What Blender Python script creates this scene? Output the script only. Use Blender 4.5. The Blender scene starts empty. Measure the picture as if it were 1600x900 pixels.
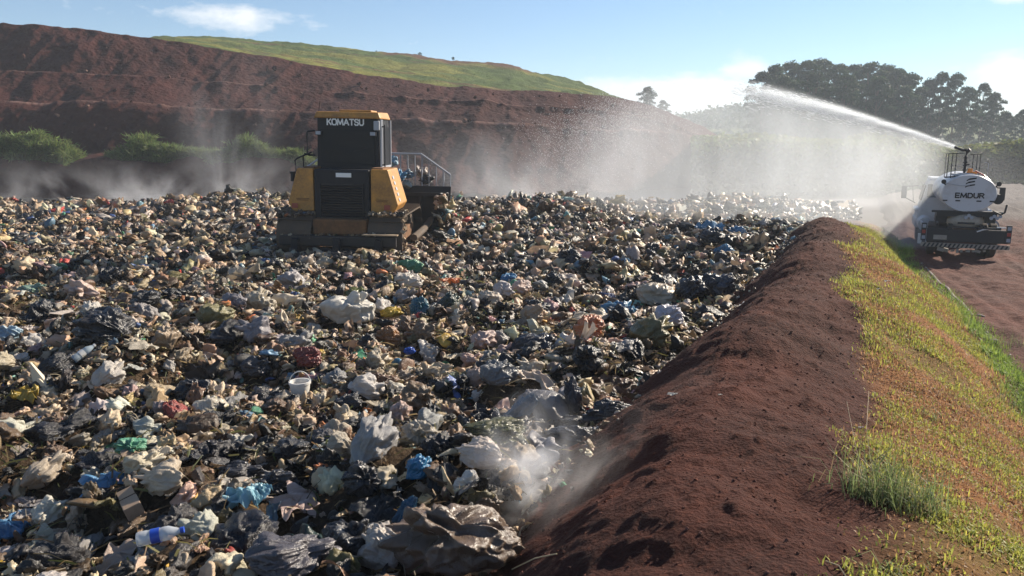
import bpy, bmesh, math, random
import numpy as np
from mathutils import Vector, Matrix

R = math.radians
rng = np.random.default_rng(7)
random.seed(7)
scene = bpy.context.scene
COL = scene.collection

# ---------------------------------------------------------------- camera, sky, sun, exposure
W_PX, H_PX, F_PX, HOR, CAM_Z = 1600.0, 900.0, 1200.0, 230.0, 3.0
PITCH = math.atan((H_PX / 2 - HOR) / F_PX)
cam_d = bpy.data.cameras.new('camera')
cam_d.sensor_width = 36.0
cam_d.lens = 36.0 * F_PX / W_PX
cam_d.clip_end = 5000
cam = bpy.data.objects.new('camera', cam_d)
COL.objects.link(cam)
cam.location = (0, 0, CAM_Z)
cam.rotation_euler = (math.pi / 2 - PITCH, 0, 0)
scene.camera = cam

SUN_EL, SUN_AZ = R(29), R(53)          # azimuth measured from +Y (view direction) towards +X
world = bpy.data.worlds.new('World')
scene.world = world
world.use_nodes = True
wn, wl = world.node_tree.nodes, world.node_tree.links
wn.clear()


def wnode(t, **kw):
    n = wn.new(t)
    for k, v in kw.items():
        setattr(n, k, v)
    return n


def wmath(op, a, b=None, c=None):
    n = wn.new('ShaderNodeMath')
    n.operation = op
    for i, v in enumerate((a, b, c)):
        if v is None:
            continue
        if isinstance(v, (int, float)):
            n.inputs[i].default_value = v
        else:
            wl.new(v, n.inputs[i])
    return n.outputs[0]


sky = wnode('ShaderNodeTexSky', sky_type='NISHITA', sun_disc=False)
sky.sun_elevation, sky.sun_rotation = SUN_EL, SUN_AZ
sky.air_density, sky.dust_density, sky.ozone_density = 1.0, 0.05, 3.4
sky.altitude = 600
tc = wnode('ShaderNodeTexCoord')
sep = wnode('ShaderNodeSeparateXYZ')
wl.new(tc.outputs['Generated'], sep.inputs[0])
az = wmath('ARCTAN2', sep.outputs[0], sep.outputs[1])
el = wmath('ARCSINE', sep.outputs[2])
comb = wnode('ShaderNodeCombineXYZ')
wl.new(az, comb.inputs[0])
wl.new(wmath('MULTIPLY', el, 2.2), comb.inputs[1])
cn = wnode('ShaderNodeTexNoise')
cn.inputs['Scale'].default_value = 13.0
cn.inputs['Detail'].default_value = 9.0
cn.inputs['Roughness'].default_value = 0.58
wl.new(comb.outputs[0], cn.inputs['Vector'])
total = None
# banks of cloud: azimuth, elevation, half widths, strength
for a0, e0, wa, we, s in ((-18.5, 8.5, 6.0, .9, .74), (11.0, 3.6, 6.0, 1.4, 1.3), (16.6, 5.2, 1.9, .8, 1.0),
                          (33.4, 9.6, 3.0, 1.0, 1.35), (33.5, 3.6, 3.2, 2.0, 1.35), (-52, 9, 14, 4, .8), (62, 8, 16, 5, .9),
                          (2, 1.0, 30, 1.4, .3)):
    da = wmath('DIVIDE', wmath('SUBTRACT', az, R(a0)), R(wa))
    de = wmath('DIVIDE', wmath('SUBTRACT', el, R(e0)), R(we))
    g = wmath('EXPONENT', wmath('MULTIPLY', wmath('ADD', wmath('MULTIPLY', da, da), wmath('MULTIPLY', de, de)), -1.0))
    g = wmath('MULTIPLY', g, s)
    total = g if total is None else wmath('MAXIMUM', total, g)
cov = wmath('SUBTRACT', wmath('ADD', wmath('MULTIPLY', total, .55), cn.outputs[0]), .66)
cov = wmath('MULTIPLY', cov, 4.2)
cov.node.use_clamp = True
cov = wmath('MULTIPLY', cov, .88)
cmix = wnode('ShaderNodeMix', data_type='RGBA')
wl.new(cov, cmix.inputs[0])
wl.new(sky.outputs[0], cmix.inputs[6])
cmix.inputs[7].default_value = (8.0, 8.2, 8.4, 1)
bg = wnode('ShaderNodeBackground')
bg.inputs[1].default_value = 0.068
wl.new(cmix.outputs[2], bg.inputs[0])
wo = wnode('ShaderNodeOutputWorld')
wl.new(bg.outputs[0], wo.inputs[0])

sun_d = bpy.data.lights.new('sun', 'SUN')
sun_d.energy, sun_d.angle, sun_d.color = 5.0, R(0.5), (1.0, 0.885, 0.73)
sun = bpy.data.objects.new('sun', sun_d)
COL.objects.link(sun)
SUN_DIR = Vector((math.cos(SUN_EL) * math.sin(SUN_AZ), math.cos(SUN_EL) * math.cos(SUN_AZ), math.sin(SUN_EL)))
sun.rotation_euler = SUN_DIR.to_track_quat('Z', 'Y').to_euler()

scene.view_settings.view_transform = 'Standard'
scene.view_settings.look = 'None'
scene.view_settings.exposure = 1.0
scene.view_settings.gamma = 1.0
scene.render.engine = 'CYCLES'
cy = scene.cycles
cy.use_denoising = True
cy.max_bounces = 6
cy.diffuse_bounces, cy.glossy_bounces, cy.transmission_bounces = 3, 2, 4
cy.volume_bounces = 1
cy.transparent_max_bounces = 12
cy.volume_step_rate = 0.6
cy.volume_max_steps = 256


# ---------------------------------------------------------------- helpers
def at(px, py, z=None, Y=None):
    """World point seen at photo pixel (px, py), on the level z or at the depth Y."""
    r, u = (px - 800) / F_PX, (450 - py) / F_PX
    d = np.array([r, math.cos(PITCH) + math.sin(PITCH) * u, -math.sin(PITCH) + math.cos(PITCH) * u])
    t = (z - CAM_Z) / d[2] if z is not None else Y / d[1]
    return np.array([0, 0, CAM_Z]) + d * t


def project(p):
    """Photo pixel of a world point (used only to word labels and to size things)."""
    x, y, z = p[0], p[1], p[2] - CAM_Z
    f = y * math.cos(PITCH) - z * math.sin(PITCH)
    u = y * math.sin(PITCH) + z * math.cos(PITCH)
    return 800 + F_PX * x / f, 450 - F_PX * u / f


def hsh(ix, iy, iz, seed):
    h = (ix.astype(np.int64) * 374761393 + iy.astype(np.int64) * 668265263 + iz.astype(np.int64) * 2147483647 + seed * 974711) & 0xFFFFFFFF
    h = ((h ^ (h >> 13)) * 1274126177) & 0xFFFFFFFF
    h = ((h ^ (h >> 16)) * 2246822519) & 0xFFFFFFFF
    return ((h ^ (h >> 15)) & 0xFFFFFF) / float(0xFFFFFF) * 2 - 1


def vn(x, y, z=None, seed=0):
    """Value noise in -1..1."""
    x = np.asarray(x, float)
    y = np.asarray(y, float)
    z = np.zeros_like(x) if z is None else np.asarray(z, float)
    ix, iy, iz = np.floor(x), np.floor(y), np.floor(z)
    fx, fy, fz = x - ix, y - iy, z - iz
    fx, fy, fz = fx * fx * (3 - 2 * fx), fy * fy * (3 - 2 * fy), fz * fz * (3 - 2 * fz)
    o = 0
    for a in (0, 1):
        for b in (0, 1):
            for c in (0, 1):
                w = (fx if a else 1 - fx) * (fy if b else 1 - fy) * (fz if c else 1 - fz)
                o = o + w * hsh(ix + a, iy + b, iz + c, seed)
    return o


def fbm(x, y, z=None, seed=0, oct=4, gain=.5, ridged=False):
    o, a, f = 0, 1.0, 1.0
    for k in range(oct):
        n = vn(np.asarray(x) * f + k * 17.3, np.asarray(y) * f - k * 9.1, None if z is None else np.asarray(z) * f + k * 5.7, seed + k)
        o = o + a * ((1 - 2 * np.abs(n)) if ridged else n)
        a *= gain
        f *= 2.03
    return o


def sstep(a, b, x):
    t = np.clip((np.asarray(x, float) - a) / (b - a), 0, 1)
    return t * t * (3 - 2 * t)


def mesh_np(name, V, F, cols=None, smooth=True):
    """Mesh from numpy arrays; F is (n,3) or (n,4)."""
    me = bpy.data.meshes.new(name)
    V = np.asarray(V, np.float32)
    F = np.asarray(F, np.int32)
    n, k = F.shape
    me.vertices.add(len(V))
    me.vertices.foreach_set('co', V.ravel())
    me.loops.add(n * k)
    me.loops.foreach_set('vertex_index', F.ravel())
    me.polygons.add(n)
    me.polygons.foreach_set('loop_start', np.arange(0, n * k, k, dtype=np.int32))
    if isinstance(smooth, np.ndarray):
        me.polygons.foreach_set('use_smooth', smooth)
    else:
        me.polygons.foreach_set('use_smooth', np.full(n, bool(smooth)))
    if cols is not None:
        ca = me.color_attributes.new('Col', 'FLOAT_COLOR', 'POINT')
        c4 = np.ones((len(V), 4), np.float32)
        c4[:, :cols.shape[1]] = cols
        ca.data.foreach_set('color', c4.ravel())
    me.update()
    return me


def grid_faces(nr, nc):
    i = np.arange((nr - 1) * (nc - 1))
    r, c = i // (nc - 1), i % (nc - 1)
    a = r * nc + c
    return np.stack([a, a + 1, a + nc + 1, a + nc], 1)


def link(name, me, mat=None, parent=None):
    o = bpy.data.objects.new(name, me)
    COL.objects.link(o)
    if mat is not None and not me.materials:
        me.materials.append(mat)
    if parent is not None:
        o.parent = parent
    return o


def tag(o, label=None, cat=None, group=None, kind=None):
    if label:
        o['label'] = label
    if cat:
        o['category'] = cat
    if group:
        o['group'] = group
    if kind:
        o['kind'] = kind
    return o


def empty(name, loc, rz=0, label=None, cat=None, group=None):
    o = bpy.data.objects.new(name, None)
    COL.objects.link(o)
    o.location = loc
    o.rotation_euler = (0, 0, rz)
    o.empty_display_size = .2
    return tag(o, label, cat, group)


class MB:
    """Collects simple shapes and links them as one mesh object."""

    def __init__(self):
        self.v, self.f = [], []

    def add(self, V, F, M=None):
        b = len(self.v)
        for p in V:
            p = Vector(p)
            self.v.append(tuple(M @ p if M is not None else p))
        self.f += [tuple(b + i for i in q) for q in F]
        return self

    def box(self, c, s, rot=(0, 0, 0), taper=1.0):
        from mathutils import Euler
        M = Matrix.Translation(c) @ Euler(rot).to_matrix().to_4x4()
        x, y, z = s[0] / 2, s[1] / 2, s[2] / 2
        t = taper
        V = [(-x, -y, -z), (x, -y, -z), (x, y, -z), (-x, y, -z), (-x * t, -y * t, z), (x * t, -y * t, z), (x * t, y * t, z), (-x * t, y * t, z)]
        return self.add(V, [(0, 3, 2, 1), (4, 5, 6, 7), (0, 1, 5, 4), (1, 2, 6, 5), (2, 3, 7, 6), (3, 0, 4, 7)], M)

    def hexa(self, V):
        return self.add(V, [(0, 3, 2, 1), (4, 5, 6, 7), (0, 1, 5, 4), (1, 2, 6, 5), (2, 3, 7, 6), (3, 0, 4, 7)])

    def cyl(self, p0, p1, r0, r1=None, n=16, caps=True):
        r1 = r0 if r1 is None else r1
        p0, p1 = Vector(p0), Vector(p1)
        q = (p1 - p0).to_track_quat('Z', 'Y')
        V, F = [], []
        for p, r in ((p0, r0), (p1, r1)):
            for k in range(n):
                a = 2 * math.pi * k / n
                V.append(p + q @ Vector((r * math.cos(a), r * math.sin(a), 0)))
        for k in range(n):
            F.append((k, (k + 1) % n, n + (k + 1) % n, n + k))
        if caps:
            F += [tuple(range(n - 1, -1, -1)), tuple(range(n, 2 * n))]
        return self.add(V, F)

    def tube(self, pts, r, n=8):
        pts = [Vector(p) for p in pts]
        rr = r if isinstance(r, (list, tuple)) else [r] * len(pts)
        V, F = [], []
        for i, p in enumerate(pts):
            d = (pts[min(i + 1, len(pts) - 1)] - pts[max(i - 1, 0)]).normalized()
            q = d.to_track_quat('Z', 'Y')
            for k in range(n):
                a = 2 * math.pi * k / n
                V.append(p + q @ Vector((rr[i] * math.cos(a), rr[i] * math.sin(a), 0)))
        for i in range(len(pts) - 1):
            for k in range(n):
                F.append((i * n + k, i * n + (k + 1) % n, (i + 1) * n + (k + 1) % n, (i + 1) * n + k))
        F += [tuple(range(n - 1, -1, -1)), tuple(range((len(pts) - 1) * n, len(pts) * n))]
        return self.add(V, F)

    def loft(self, rings, caps=True):
        n = len(rings[0])
        V = [p for r in rings for p in r]
        F = []
        for i in range(len(rings) - 1):
            for k in range(n):
                F.append((i * n + k, i * n + (k + 1) % n, (i + 1) * n + (k + 1) % n, (i + 1) * n + k))
        if caps:
            F += [tuple(range(n - 1, -1, -1)), tuple(range((len(rings) - 1) * n, len(rings) * n))]
        return self.add(V, F)

    def build(self, name, mat, parent=None, bevel=0, smooth=False, loc=None):
        me = bpy.data.meshes.new(name)
        me.from_pydata(self.v, [], self.f)
        bm = bmesh.new()
        bm.from_mesh(me)
        bmesh.ops.recalc_face_normals(bm, faces=bm.faces)
        bm.to_mesh(me)
        bm.free()
        if smooth:
            me.polygons.foreach_set('use_smooth', [True] * len(me.polygons))
            try:
                me.set_sharp_from_angle(angle=R(40))
            except Exception:
                pass
        o = link(name, me, mat, parent)
        if loc is not None:
            o.location = loc
        if bevel:
            b = o.modifiers.new('bevel', 'BEVEL')
            b.width, b.segments, b.limit_method = bevel, 2, 'ANGLE'
        return o


# ---------------------------------------------------------------- materials
class NT:
    def __init__(self, name):
        self.m = bpy.data.materials.new(name)
        self.m.use_nodes = True
        self.n, self.l = self.m.node_tree.nodes, self.m.node_tree.links
        self.n.clear()
        self.out = self.n.new('ShaderNodeOutputMaterial')

    def node(self, t, ins=None, **kw):
        n = self.n.new(t)
        for k, v in kw.items():
            setattr(n, k, v)
        for k, v in (ins or {}).items():
            self.set(n.inputs[k], v)
        return n

    def set(self, sock, v):
        if isinstance(v, bpy.types.NodeSocket):
            self.l.new(v, sock)
        else:
            if isinstance(v, tuple) and len(v) == 3 and sock.type == 'RGBA':
                v = (*v, 1)
            sock.default_value = v

    def math(self, op, *a, clamp=False):
        n = self.node('ShaderNodeMath', operation=op, use_clamp=clamp)
        for i, v in enumerate(a):
            self.set(n.inputs[i], v)
        return n.outputs[0]

    def mix(self, f, a, b, blend='MIX'):
        n = self.node('ShaderNodeMix', data_type='RGBA', blend_type=blend)
        self.set(n.inputs[0], f)
        self.set(n.inputs[6], a)
        self.set(n.inputs[7], b)
        return n.outputs[2]

    def noise(self, scale, detail=4, rough=.55, vec=None, out='Fac', dist=0):
        n = self.node('ShaderNodeTexNoise', {'Scale': scale, 'Detail': detail, 'Roughness': rough, 'Distortion': dist})
        if vec is not None:
            self.l.new(vec, n.inputs['Vector'])
        return n.outputs[out]

    def ramp(self, fac, stops):
        n = self.node('ShaderNodeValToRGB', {'Fac': fac})
        cr = n.color_ramp
        while len(cr.elements) < len(stops):
            cr.elements.new(.5)
        for e, (p, c) in zip(cr.elements, stops):
            e.position = p
            e.color = (*c, 1) if len(c) == 3 else c
        return n.outputs[0]

    def coords(self, kind='Object', scale=None, rot=None):
        c = self.node('ShaderNodeTexCoord').outputs[kind]
        if scale or rot:
            mp = self.node('ShaderNodeMapping', {'Vector': c})
            if scale:
                mp.inputs['Scale'].default_value = scale
            if rot:
                mp.inputs['Rotation'].default_value = rot
            c = mp.outputs[0]
        return c

    def bump(self, h, strength=.5, dist=.02, normal=None):
        n = self.node('ShaderNodeBump', {'Height': h, 'Strength': strength, 'Distance': dist})
        if normal is not None:
            self.l.new(normal, n.inputs['Normal'])
        return n.outputs[0]

    def principled(self, color, rough=.6, metal=0, spec=.5, normal=None):
        n = self.node('ShaderNodeBsdfPrincipled', {'Base Color': color, 'Roughness': rough, 'Metallic': metal, 'Specular IOR Level': spec})
        if normal is not None:
            self.l.new(normal, n.inputs['Normal'])
        return n

    def done(self, bsdf):
        self.l.new(bsdf.outputs[0] if hasattr(bsdf, 'outputs') else bsdf, self.out.inputs['Surface'])
        return self.m


def paint(name, color, dirt=(.10, .065, .045), amount=.5, rough=.45, metal=0, scale=3.0, spec=.5):
    """Worn painted or bare metal with dirt in patches and speckle."""
    t = NT(name)
    v = t.coords()
    n1 = t.noise(scale, 6, .65, v)
    n2 = t.noise(scale * 9, 4, .6, v)
    f = t.math('MULTIPLY', t.math('SUBTRACT', t.math('ADD', t.math('MULTIPLY', n1, .7), t.math('MULTIPLY', n2, .4)), .75 - amount * .45), 3.2, clamp=True)
    f = t.math('MULTIPLY', f, min(1, .25 + amount * .7))
    c = t.mix(f, color, dirt)
    r = t.math('ADD', t.math('MULTIPLY', f, .4), rough, clamp=True)
    return t.done(t.principled(c, r, metal, spec, t.bump(n2, .15, .004)))


def soil(name, c1, c2, c3, big=.6, fine=9.0, bump=.8, dist=.03, attr=None):
    t = NT(name)
    v = t.coords()
    a = t.noise(big, 6, .6, v)
    b = t.noise(fine, 8, .7, v)
    c = t.mix(t.math('MULTIPLY', t.math('SUBTRACT', a, .36), 3.4, clamp=True), c1, c2)
    c = t.mix(t.math('MULTIPLY', t.math('SUBTRACT', b, .50), 4.0, clamp=True), c, c3)
    if attr:
        at_ = t.node('ShaderNodeVertexColor', layer_name='Col')
        c = t.mix(at_.outputs['Alpha'], c, at_.outputs['Color'])
    vor = t.node('ShaderNodeTexVoronoi', {'Scale': fine * 1.7, 'Vector': v}).outputs['Distance']
    h = t.math('ADD', t.math('MULTIPLY', b, 1.0), t.math('MULTIPLY', vor, .35))
    return t.done(t.principled(c, .95, 0, .15, t.bump(h, bump, dist)))


def film(name, source, wrinkle=38.0, rough=.34):
    """Dirty crumpled plastic; colour comes from the object or from the piece's own colour."""
    t = NT(name)
    if source == 'object':
        c = t.node('ShaderNodeObjectInfo').outputs['Color']
    else:
        c = t.node('ShaderNodeVertexColor', layer_name='Col').outputs['Color']
    v = t.coords()
    oi = t.node('ShaderNodeObjectInfo').outputs['Random']
    vv = t.node('ShaderNodeVectorMath', {0: v}, operation='ADD')
    cx = t.node('ShaderNodeCombineXYZ', {0: t.math('MULTIPLY', oi, 31.0), 1: t.math('MULTIPLY', oi, 57.0)})
    t.l.new(cx.outputs[0], vv.inputs[1])
    v = vv.outputs[0]
    d = t.noise(9.0 if source != 'object' else 4.5, 6, .65, v)
    dirt = t.math('MULTIPLY', t.math('SUBTRACT', d, .50), 3.4, clamp=True)
    c2 = t.mix(t.math('MULTIPLY', dirt, .5 if source != 'object' else .34), c, t.mix(.82, c, (.055, .034, .020)))
    mp = t.node('ShaderNodeMapping', {'Vector': v})
    mp.inputs['Scale'].default_value = (1, .38, .7)
    w = t.noise(wrinkle, 4, .6, mp.outputs[0], dist=1.6)
    w2 = t.math('ABSOLUTE', t.math('SUBTRACT', w, .5))
    nrm = t.bump(w2, .75 if source != 'object' else .65, .02)
    p = t.principled(c2, t.math('ADD', t.math('MULTIPLY', dirt, .3), rough - (.08 if source == 'object' else 0)), 0, .42, nrm)
    tr = t.node('ShaderNodeBsdfTranslucent', {'Color': c2, 'Normal': nrm})
    bw = t.node('ShaderNodeRGBToBW', {'Color': c2}).outputs[0]
    mx = t.node('ShaderNodeMixShader', {0: t.math('MULTIPLY', bw, .45, clamp=True), 1: p.outputs[0], 2: tr.outputs[0]})
    return t.done(mx)


def leafmat(name, rough=.6, trans=.35):
    t = NT(name)
    c = t.node('ShaderNodeVertexColor', layer_name='Col').outputs['Color']
    p = t.principled(c, rough, 0, .3)
    tr = t.node('ShaderNodeBsdfTranslucent', {'Color': c})
    return t.done(t.node('ShaderNodeMixShader', {0: trans, 1: p.outputs[0], 2: tr.outputs[0]}))


M_FILM_O = film('plastic_film', 'object', 30)
M_FILM_A = film('loose_plastic', 'attr', 42)
M_LEAF = leafmat('leaf')
M_BLADE = leafmat('grass_blade', .55, .50)

# ---------------------------------------------------------------- ground, road, berm, waste base
def crest_x(y):
    y = np.asarray(y, float)
    return .46 * y - .73 + .10 * np.sin(y * .55 + .6)


def road_u(y):
    return np.interp(y, [0, 4, 10.9, 20, 26], [3.9, 3.6, 2.95, 2.15, 2.0])


def berm_z(u, y):
    u, y = np.asarray(u, float), np.asarray(y, float)
    ur = road_u(y)
    left = .25 + 1.05 * (1 - sstep(.0, 1.9, -u - .12))
    s = np.clip(u / ur, 0, 1)
    right = 1.30 - .16 * sstep(0, .35, s) - 1.20 * sstep(.22, 1.04, s) ** 1.15
    z = np.where(u < 0, left, right)
    h = 1 - .62 * sstep(17.0, 23.5, y)
    z = .25 + (z - .25) * np.where(z > .25, h, 1)
    return z


def berm_full(u, y):
    z = berm_z(u, y)
    x = u + crest_x(y)
    soil_w = 1 - sstep(.2, 1.2, u - .25)
    n = .13 * fbm(x * .55, y * .55, seed=11, oct=3) + .035 * fbm(x * 1.9, y * 1.9, seed=12, oct=3) * (.35 + .65 * soil_w)
    n = n + .014 * fbm(x * 8, y * 8, seed=14, oct=3) * (.35 + .65 * soil_w)
    clod = np.maximum(0, vn(x * 17, y * 17, seed=21) - .45) * .035 * soil_w
    edge = 1 - sstep(.88, 1.0, u / road_u(y))
    return z + (n + clod) * edge


def grass_edge(x, y):
    return np.interp(y, [2, 3.5, 4.6, 5.6, 7, 10, 14, 19], [.52, .70, .74, 1.0, .92, .62, .54, .44]) + .30 * fbm(np.asarray(x) * .9, np.asarray(y) * .6, seed=31, oct=3)


t = np.linspace(0, 1, 760)
ys = 1.2 + 23.3 * (np.exp(2.1 * t) - 1) / (math.exp(2.1) - 1)
us = np.linspace(0, 1, 330)
Y, S = np.meshgrid(ys, us, indexing='ij')
U = -2.4 + S * (road_u(Y) + .25 + 2.4)
Z = berm_full(U, Y)
Z = np.where(U > road_u(Y), Z - .3 * (U - road_u(Y)), Z)
X = U + crest_x(Y)
gedge = grass_edge(X, Y)
grassy = sstep(-.18, .3, U - gedge)                       # thatch where grass roots
dead = fbm(X * .9, Y * .9, seed=33, oct=3)
thatch = np.stack([.17 + .07 * sstep(-.3, .6, dead), .105 - .005 * sstep(-.3, .6, dead), np.full_like(X, .030), grassy * .85], -1)
thatch = thatch.reshape(-1, 4)
M_BERM = soil('berm_soil', (.076, .0195, .0105), (.047, .018, .0130), (.105, .034, .020), .45, 26, 1.0, .03, attr=True)
mb = mesh_np('earth_berm', np.stack([X, Y, Z], -1).reshape(-1, 3), grid_faces(760, 330), thatch)
tag(link('earth_berm', mb, M_BERM), kind='structure')

M_ROAD = soil('road_soil', (.100, .032, .021), (.064, .028, .022), (.14, .058, .042), .5, 9, 1.0, .04, attr=True)
ys = np.concatenate([np.linspace(2, 30, 330), np.linspace(30.3, 78, 90)])
us = np.linspace(1.3, 13, 230)
Y, U = np.meshgrid(ys, us, indexing='ij')
X = U + crest_x(np.minimum(Y, 26)) + .46 * np.maximum(Y - 26, 0)
Uo = U - road_u(Y)
rut = 0
for c in (.55, .95, 2.55, 2.95, 4.4, 6.2):
    rut = rut - .035 * np.exp(-((Uo - c + .12 * np.sin(Y * .31 + c)) / .17) ** 2) + .03 * np.exp(-((Uo - c + .30 + .12 * np.sin(Y * .31 + c)) / .12) ** 2)
tread = .006 * np.sin(Y * 26 + np.sin(Uo * 9) * 2) * np.exp(-((np.mod(Uo - .75, 2) - .0) / .3) ** 2)
Z = rut + tread + .06 * fbm(X * .5, Y * .5, seed=41, oct=4) + .025 * fbm(X * 4, Y * 4, seed=42, oct=4) + .045
Z = Z - .35 * np.maximum(0, -Uo - .05)
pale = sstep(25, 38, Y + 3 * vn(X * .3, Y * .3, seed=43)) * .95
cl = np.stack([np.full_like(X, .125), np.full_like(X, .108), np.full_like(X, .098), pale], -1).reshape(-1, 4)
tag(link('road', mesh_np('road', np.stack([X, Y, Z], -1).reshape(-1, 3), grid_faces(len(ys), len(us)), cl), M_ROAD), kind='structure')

M_GROUND = soil('ground_soil', (.12, .105, .095), (.14, .12, .11), (.09, .075, .065), .06, 1.2, .6, .05)
gx = np.concatenate([-np.geomspace(600, 4, 60), np.geomspace(4, 600, 60)])
gy = np.concatenate([np.linspace(-60, 100, 60), np.geomspace(104, 600, 40)])
Y, X = np.meshgrid(gy, gx, indexing='ij')
Z = -.12 + .10 * vn(X * .08, Y * .08, seed=50) * sstep(30, 60, Y)
tag(link('ground', mesh_np('ground', np.stack([X, Y, Z], -1).reshape(-1, 3), grid_faces(len(gy), len(gx))), M_GROUND), kind='structure')


def waste_edge_u(y):
    y = np.asarray(y, float)
    e = -1.34 + .20 * fbm(y * .9, y * 0 + 3.1, seed=61, oct=3)
    return e + .35 * sstep(14, 20, y) + 1.25 * sstep(23, 27, y)


def waste_z(x, y):
    x, y = np.asarray(x, float), np.asarray(y, float)
    z = .44 - .10 * sstep(22, 34, y) + .19 * fbm(x * .35, y * .35, seed=62, oct=3) + .20 * fbm(x * 1.1, y * 1.1, seed=63, oct=3) * (1 - .4 * sstep(14, 24, y))
    z = z + .50 * np.exp(-((x - 1.1) / 2.6) ** 2 - ((y - 29.5) / 2.2) ** 2)       # mound beside the machine
    z = z + .42 * np.exp(-((x + .9) / 1.8) ** 2 - ((y - 21.5) / 2.6) ** 2)       # pushed heap at the blade
    z = z + .24 * np.exp(-((x + 11) / 7) ** 2 - ((y - 36) / 4) ** 2)
    z = z + .12 * np.exp(-((x - 9.5) / 5) ** 2 - ((y - 33) / 4) ** 2)
    u = x - crest_x(y)
    z = z + .12 * np.exp(-((u + 1.9) / .7) ** 2) * (y < 22)
    dz = np.exp(-np.maximum(0, np.abs(x + 3.9) - 1.6) ** 2 / .25 - np.maximum(0, np.abs(y - 19.1) - 1.7) ** 2 / .3)
    z = z * (1 - dz) + .40 * dz
    return z


ys = np.concatenate([np.linspace(2.2, 12, 200), np.linspace(12.1, 37, 240)])
ss = np.linspace(0, 1, 420) ** .6
Y, S = np.meshgrid(ys, ss, indexing='ij')
Xr = crest_x(Y) + waste_edge_u(Y) + .25
Xl = -np.maximum(9, .9 * Y + 4)
X = Xl + (Xr - Xl) * S
Z = waste_z(X, Y) + .05 * fbm(X * 4, Y * 4, seed=65, oct=3) - .45 * sstep(.0, .5, X - Xr + .62) - .7 * sstep(35, 37, Y)
M_WASTE = soil('rotting_waste', (.030, .021, .014), (.065, .042, .024), (.13, .085, .05), 1.6, 16, 1.0, .06)
tag(link('waste_base', mesh_np('waste_base', np.stack([X, Y, Z], -1).reshape(-1, 3), grid_faces(len(ys), len(ss))), M_WASTE), kind='structure')


# ---------------------------------------------------------------- hills
def pt_x(px, Y, z):
    return (px - 800) / F_PX * (Y * math.cos(PITCH) - (z - CAM_Z) * math.sin(PITCH))


def z_of(py, Y):
    u = (450 - py) / F_PX
    return CAM_Z + Y * (-math.sin(PITCH) + math.cos(PITCH) * u) / (math.cos(PITCH) + math.sin(PITCH) * u)


def hill_rows(pxs, nodes, counts):
    """nodes: list of (Y array, z array); rows are interpolated between them."""
    Ys, Zs = [], []
    for k in range(len(nodes) - 1):
        for i in range(counts[k]):
            f = i / counts[k]
            Ys.append(nodes[k][0] * (1 - f) + nodes[k + 1][0] * f)
            Zs.append(nodes[k][1] * (1 - f) + nodes[k + 1][1] * f)
    Ys.append(nodes[-1][0])
    Zs.append(nodes[-1][1])
    return np.array(Ys), np.array(Zs)


pxs = np.concatenate([np.arange(-800, -60, 12.0), np.arange(-60, 1135, 3.0)])
DF = np.interp(pxs, [-800, -300, 0, 250, 500, 800, 950, 1060, 1135], [34, 40, 45, 46, 47, 47, 49, 55, 63])
RUN = np.interp(pxs, [-800, 0, 500, 950, 1060, 1135], [15, 17, 19, 20, 18, 12])
PT = np.interp(pxs, [-800, -200, 0, 60, 150, 250, 300, 400, 500, 600, 700, 850, 950, 985, 1020, 1060, 1100, 1135],
               [-30, 20, 37, 40, 49, 59, 67, 87, 104, 121, 134, 145, 149, 156, 165, 184, 200, 222])
P1 = np.interp(pxs, [-800, 0, 256, 500, 950, 1060, 1135], [92, 110, 121, 141, 172, 196, 224])
P2 = np.interp(pxs, [-800, 0, 256, 500, 620, 900, 1060, 1135], [145, 155, 163, 177, 184, 198, 208, 226])
bank = 1 - sstep(440, 500, pxs)
zf = np.full_like(pxs, .1)
Y2, Y1, YT = DF + .38 * RUN, DF + .68 * RUN, DF + RUN
Z2, Z1, ZT = z_of(P2, Y2), z_of(P1, Y1), z_of(PT, YT)
bn = .25 * vn(pxs * .02, pxs * 0, seed=70)
Zb = np.where(bank > 0, (2.15 + bn) * bank + (1 - bank) * (.1 + (Z2 - .1) * .12), .1 + (Z2 - .1) * .12)
nodes = [(DF, zf), (DF + 1.2 * bank + .12 * (Y2 - DF) * (1 - bank), Zb), (DF + 4.2 * bank + .3 * (Y2 - DF) * (1 - bank), Zb + .35 * bank + (1 - bank) * .16 * (Z2 - .1)),
         (Y2 - .7, Z2 - .55), (Y2, Z2), (Y2 + 1.6, Z2 - .05), (Y1 - .6, Z1 - .45), (Y1, Z1), (Y1 + 1.4, Z1 - .05), (YT, ZT), (YT + 3, ZT + .15), (YT + 40, ZT - 6)]
Ys, Zs = hill_rows(pxs, nodes, [14, 8, 26, 5, 3, 26, 5, 3, 34, 4, 6])
PX = np.broadcast_to(pxs, Ys.shape)
Xs = pt_x(PX, Ys, Zs)
nr = Ys.shape[0]
amp = np.ones(nr)
amp[-8:] = .2
g = fbm(Xs * .35 + Zs * .15, Zs * .30, Ys * .1, seed=71, oct=4)
lump = np.maximum(0, fbm(Xs * 1.1, Zs * 1.3, Ys * .4, seed=72, oct=3) - .15)
gul = fbm(Xs * .9 - Zs * .25, Zs * .12, seed=73, oct=3, ridged=True)
Ys = Ys - (g * .26 + lump * .10 + gul * .12) * amp[:, None]
Zs = Zs + (.16 * g + .10 * lump) * amp[:, None]
Ys = Ys - .09 * fbm(Xs * 3, Zs * 3, Ys * 1.2, seed=75, oct=3) * amp[:, None]
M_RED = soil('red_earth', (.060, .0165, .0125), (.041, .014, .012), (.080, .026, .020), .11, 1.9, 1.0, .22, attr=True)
lit_lip = np.zeros(nr)  # paler soil colour along the bench lips, painting in their sunlit lines
lit_lip[[52, 53, 54, 55, 87, 88, 89]] = (.5, .95, .95, .8, .7, .8, .6)
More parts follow.
